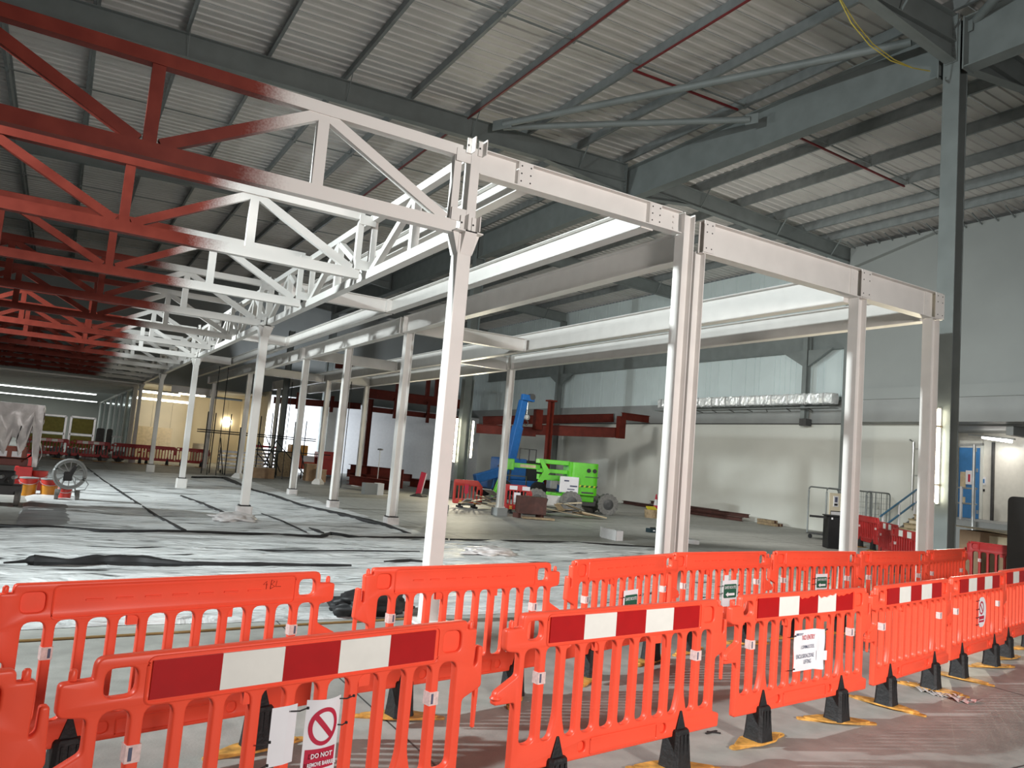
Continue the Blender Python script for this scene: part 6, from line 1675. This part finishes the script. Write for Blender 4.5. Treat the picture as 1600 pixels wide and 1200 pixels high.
mb = MB(o); mb.box(X0-0.8, X0+0.22, Y+0.1, Y+0.6, 0.85, 1.0); mb.build('hopper_base', mat('dull_red_paint', (0.14, 0.028, 0.018), 0.5), t, bevel=0.02)
mb = MB(o); mb.box(X0-0.8, X0+0.18, Y+0.08, Y+0.6, 1.02, 1.26); mb.build('hopper', mat('rust_red_panel', (0.22, 0.045, 0.02), 0.5), t, bevel=0.02)
for k in range(2):
    mb = MB(o); mb.box(X0-0.36+k*0.27, X0-0.18+k*0.27, Y+0.06, Y+0.08, 1.04, 1.16); mb.build('white_label', M['paper'], t)
for yy in (Y+0.1, Y+0.55):
    mb = MB(o); mb.tube([(X0+0.1, yy, 0.95), (X0+0.28, yy, 1.1), (X0+0.34, yy, 1.72), (X0-0.7, yy, 1.72)], 0.03, 8); mb.build('red_frame', bpy.data.materials['dull_red_paint'], t, smooth=True)
cv = MB(o); nxx, nzz = 16, 14
def cover(face):
    vs = []
    for j in range(nzz+1):
        for i in range(nxx+1):
            x = X0-1.05+1.45*i/nxx; z = 2.2-0.95*j/nzz*(0.45+0.75*abs(math.sin(i*0.9)))*(1 if i < nxx-1 else 1.4)
            d = 0.06*mn.noise((x*4, z*4, face))
            vs.append((x, Y+(0.02 if face == 0 else 0.75)-0.06*(j/nzz)+d, max(0.85, z)))
    cv.add(vs, [(j*(nxx+1)+i, j*(nxx+1)+i+1, (j+1)*(nxx+1)+i+1, (j+1)*(nxx+1)+i) for j in range(nzz) for i in range(nxx)])
cover(0); cover(1)
cv.add([(X0-1.05, Y, 2.2), (X0+0.4, Y, 2.2), (X0+0.4, Y+0.76, 2.22), (X0-1.05, Y+0.76, 2.22)], [(0, 1, 2, 3)])
sv = []
for j in range(15):
    for i in range(5):
        z = 2.2-1.32*j/14
        sv.append((X0+0.40+0.07*math.sin(j*0.7)*(j/14)+0.05*mn.noise((i, j*0.6, 2)), Y+0.76*i/4, z))
cv.add(sv, [(j*5+i, j*5+i+1, (j+1)*5+i+1, (j+1)*5+i) for j in range(14) for i in range(4)])
cv.build('polythene_cover', M['polythene'], t, smooth=True)
mb = MB(o); mb.tube([(X0+0.02, Y-0.02, 1.72), (X0-0.04, Y-0.04, 1.4), (X0+0.02, Y-0.02, 1.2)], 0.012, 6); mb.build('cable', M['black'], t)

# ================================================================ scaffold and goods by the end wall
YS = 40.0
t = thing('scaffold', 'black tube scaffold with long horizontal rails in front of the cream boards', 'scaffold', ((6.584, 40.000, 0.074)[0], YS, 0)); o = tuple(t.location)
SC = M['black']
for px0, py0, px1 in ((325,643,316), (342,645,328), (362,648,350), (381,672,376), (398,676,392), (413,651,407), (427,646,420), (439,652,432), (461,662,454), (487,660,478)):
    pass
tops = [(6.272, 40.000, 3.016), (6.780, 40.000, 3.006), (7.356, 40.000, 3.002), (8.040, 40.000, 2.398), (8.297, 40.000, 2.326), (9.000, 40.000, 3.074), (9.362, 40.000, 3.274), (9.807, 40.000, 3.057), (10.542, 40.000, 2.932), (11.366, 40.000, 3.046)]
for k, p in enumerate(tops):
    yy = YS+(0.9 if k % 2 else 0.0)
    mb = MB(o); mb.tube([(p[0], yy, 0.0), (p[0], yy, p[2])], 0.028, 6); mb.build('standard', SC, t)
x0, x1 = (5.993, 40.000, 1.863)[0], (11.718, 40.000, 2.007)[0]
for yy in (YS+0.06, YS+0.96):
    for z in (2.02, 2.12):
        mb = MB(o); mb.tube([(x0, yy, z), (x1, yy, z)], 0.028, 6); mb.build('ledger', SC, t)
xm = (8.712, 40.000, 1.430)[0]; x2 = (12.580, 40.000, 1.337)[0]
mb = MB(o); mb.tube([(xm, YS+0.06, 1.35), (x2, YS+0.06, 1.35)], 0.028, 6); mb.build('ledger', SC, t)
for (a, b) in (((8.810, 39.900, 1.762), (9.814, 39.900, -0.099)), ((9.087, 39.900, 2.109), (10.026, 39.900, 0.303)), ((8.782, 39.900, 1.182), (9.707, 39.900, 0.282)), ((9.809, 39.900, 2.239), (9.166, 39.900, 0.568)), ((9.693, 39.900, 1.837), (11.513, 39.900, -0.063)), ((10.844, 39.900, 1.770), (11.447, 39.900, -0.067)), ((6.963, 39.900, 1.794), (7.260, 39.900, -0.001))):
    mb = MB(o); mb.tube([(a[0], YS-0.06, a[2]), (b[0], YS-0.06, max(0.02, b[2]))], 0.028, 6); mb.build('brace', SC, t)
# ropes hanging from the beams
for k, (a, b, lab) in enumerate((((6.691, 38.500, 5.066), (6.496, 38.500, 0.241), 'thin black rope hanging left of the fourth truss column'), ((6.289, 38.500, 4.767), (6.235, 38.500, 0.284), 'thin black rope hanging left, nearer the cream boards'), ((9.775, 38.500, 4.513), (9.821, 38.500, 1.562), 'thin black rope hanging between the two right hand row columns'), ((11.295, 34.000, 3.554), (11.375, 34.000, 0.600), 'thin black rope hanging beside the second membrane edge column'))):
    mb = MB(a); mb.tube([(a[0], a[1], 5.17 if k < 2 else 4.84), (a[0], a[1], 0.02)], 0.02, 5)
    tag(mb.build('hanging_rope', M['black'], loc=a), lab, 'rope', 'ropes hanging from the white beams')
c = (9.525, 37.124, 0.000)
t = thing('brown_board', 'brown board with cut corners leaning behind the scaffold', 'board', (c[0], 41.5, 0)); o = (c[0], 41.5, 0)
a0, b0 = (10.251, 41.500, 0.330)[0], (11.022, 41.500, 0.381)[0]
mb = MB(o); mb.prism([(a0, 0.02), (b0, 0.02), (b0, 1.1), (b0-0.12, 1.35), (a0+0.15, 1.38), (a0-0.02, 1.2)], 'y', 41.5, 41.56); mb.build('sheet', M['timber'], t)
mb = MB(o); mb.box(a0+0.3, a0+0.36, 41.47, 41.5, 0.05, 1.3); mb.build('batten', M['timber'], t)
for k, (c, lab, h, w) in enumerate((((11.667, 38.500, 0.261), 'brown carton right of the flared column foot', 0.62, 0.5), ((11.278, 38.500, 0.237), 'brown carton with creased white bag behind the flared column foot', 0.85, 0.5), ((8.904, 38.500, 0.090), 'brown carton on the floor behind the second membrane edge column', 0.5, 1.1))):
    t = thing('carton', lab, 'carton', (c[0], 38.3+0.5*k-(0.6 if k == 2 else 0), 0)); o = tuple(t.location)
    mb = MB(o); mb.box(o[0]-w/2, o[0]+w/2, o[1], o[1]+0.5, 0, h); mb.build('box', M['cardboard'], t, bevel=0.01)
    mb = MB(o); mb.box(o[0]-w/2-0.01, o[0]+w/2+0.01, o[1]-0.02, o[1]+0.1, h, h+0.02); mb.build('flap', M['hardwood'], t)
c = (8.039, 42.000, 0.323)
t = thing('wire_trolley', 'pale wire trolley stacked with white trays behind the ropes', 'trolley', (c[0], 42, 0)); o = (c[0], 42, 0)
for k in range(5):
    mb = MB(o); mb.box(c[0]-0.65, c[0]+0.65, 42, 42.6, 0.25+0.2*k, 0.36+0.2*k); mb.build('tray', M['alum' if k % 2 else 'paper'], t)
for s in (-0.65, 0.65):
    mb = MB(o); mb.bar((c[0]+s, 42, 0.1), (c[0]+s, 42, 1.3), 0.05, 0.05); mb.build('post', M['darkgrey'], t)
    mb = MB(o); mb.tube([(c[0]+s*0.8-0.03, 42.1, 0.08), (c[0]+s*0.8+0.03, 42.1, 0.08)], 0.08, 10); mb.build('caster', M['black'], t)
c = (13.919, 44.500, 0.227)
t = thing('red_skip', 'red ribbed skip in front of the blue white end wall', 'skip', (c[0], 44.5, 0)); o = (c[0], 44.5, 0)
a0, b0 = (13.444, 44.500, 0.382)[0], (14.588, 44.500, 0.458)[0]
mb = MB(o); mb.box(a0, b0, 44.5, 46.0, 0.15, 1.45); mb.build('body', M['bucketred'], t, bevel=0.02)
for z in (0.35, 1.0, 1.40):
    mb = MB(o); mb.box(a0-0.03, b0+0.03, 44.44, 44.5, z, z+0.1); mb.build('rib', M['redplastic'], t)
for x in (a0+0.2, b0-0.2):
    mb = MB(o); mb.box(x-0.1, x+0.1, 44.6, 45.9, 0, 0.15); mb.build('foot', M['black'], t)
c = (12.511, 45.500, 1.131)
t = thing('yellow_machine', 'small orange and yellow machine behind the scaffold', 'machine', (c[0], 45.5, 0)); o = (c[0], 45.5, 0)
mb = MB(o); mb.box(c[0]-0.6, c[0]+0.4, 45.5, 46.4, 1.15, 1.75); mb.build('hood', mat('machine_amber', (0.62, 0.27, 0.02), 0.45), t, bevel=0.06)
mb = MB(o); mb.box(c[0]-0.9, c[0]+0.9, 45.5, 46.4, 0.35, 1.15); mb.build('body', mat('machine_orange', (0.6, 0.08, 0.03), 0.45), t, bevel=0.05)
mb = MB(o); mb.box(c[0]+0.1, c[0]+0.8, 45.42, 45.5, 0.8, 1.15); mb.build('white_plate', M['paper'], t)
for s in (-0.6, 0.6):
    mb = MB(o); mb.tube([(c[0]+s, 45.45, 0.3), (c[0]+s, 45.7, 0.3)], 0.3, 14); mb.build('wheel', M['black'], t)
c = (11.011, 47.000, 0.430)
t = thing('striped_screen', 'red and white slatted screen behind the scaffold', 'screen', (c[0], 47.5, 0)); o = (c[0], 47.5, 0)
for k in range(7):
    mb = MB(o); mb.box(c[0]-0.7, c[0]+0.75, 47.5, 47.56, 0.15+0.21*k, 0.28+0.21*k); mb.build('slat', M['paper'] if k < 6 else M['sign_red'], t)
for s in (-0.72, 0.77):
    mb = MB(o); mb.box(c[0]+s-0.03, c[0]+s+0.03, 47.5, 47.6, 0, 1.75); mb.build('post', M['alum'], t)
c = (7.917, 52.000, 0.787)
tag(MB((c[0], 52.4, 0)).box(c[0]-0.4, c[0]+0.45, 52.4, 52.46, 0.02, 1.3).build('plywood_sheet', M['hardwood'], loc=(c[0], 52.4, 0)), 'brown plywood sheet standing in front of the cream boards', 'board')
for k, c in enumerate(((4.577, 55.500, 1.991), (5.635, 55.500, 2.091))):
    t = thing('hoarding_panel', 'tan mesh topped hoarding panel inside the warm unit, %s one' % ['left', 'right'][k], 'panel', (c[0], 55.5, 0)); o = (c[0], 55.5, 0)
    mb = MB(o); mb.box(c[0]-0.05, c[0]+0.95, 55.5, 55.56, 0.1, 2.1); mb.build('sheet', M['hardwood'], t)
    mb = MB(o); mb.box(c[0]-0.16, c[0]-0.06, 55.45, 55.6, 0, 2.6); mb.build('post', M['black'], t)
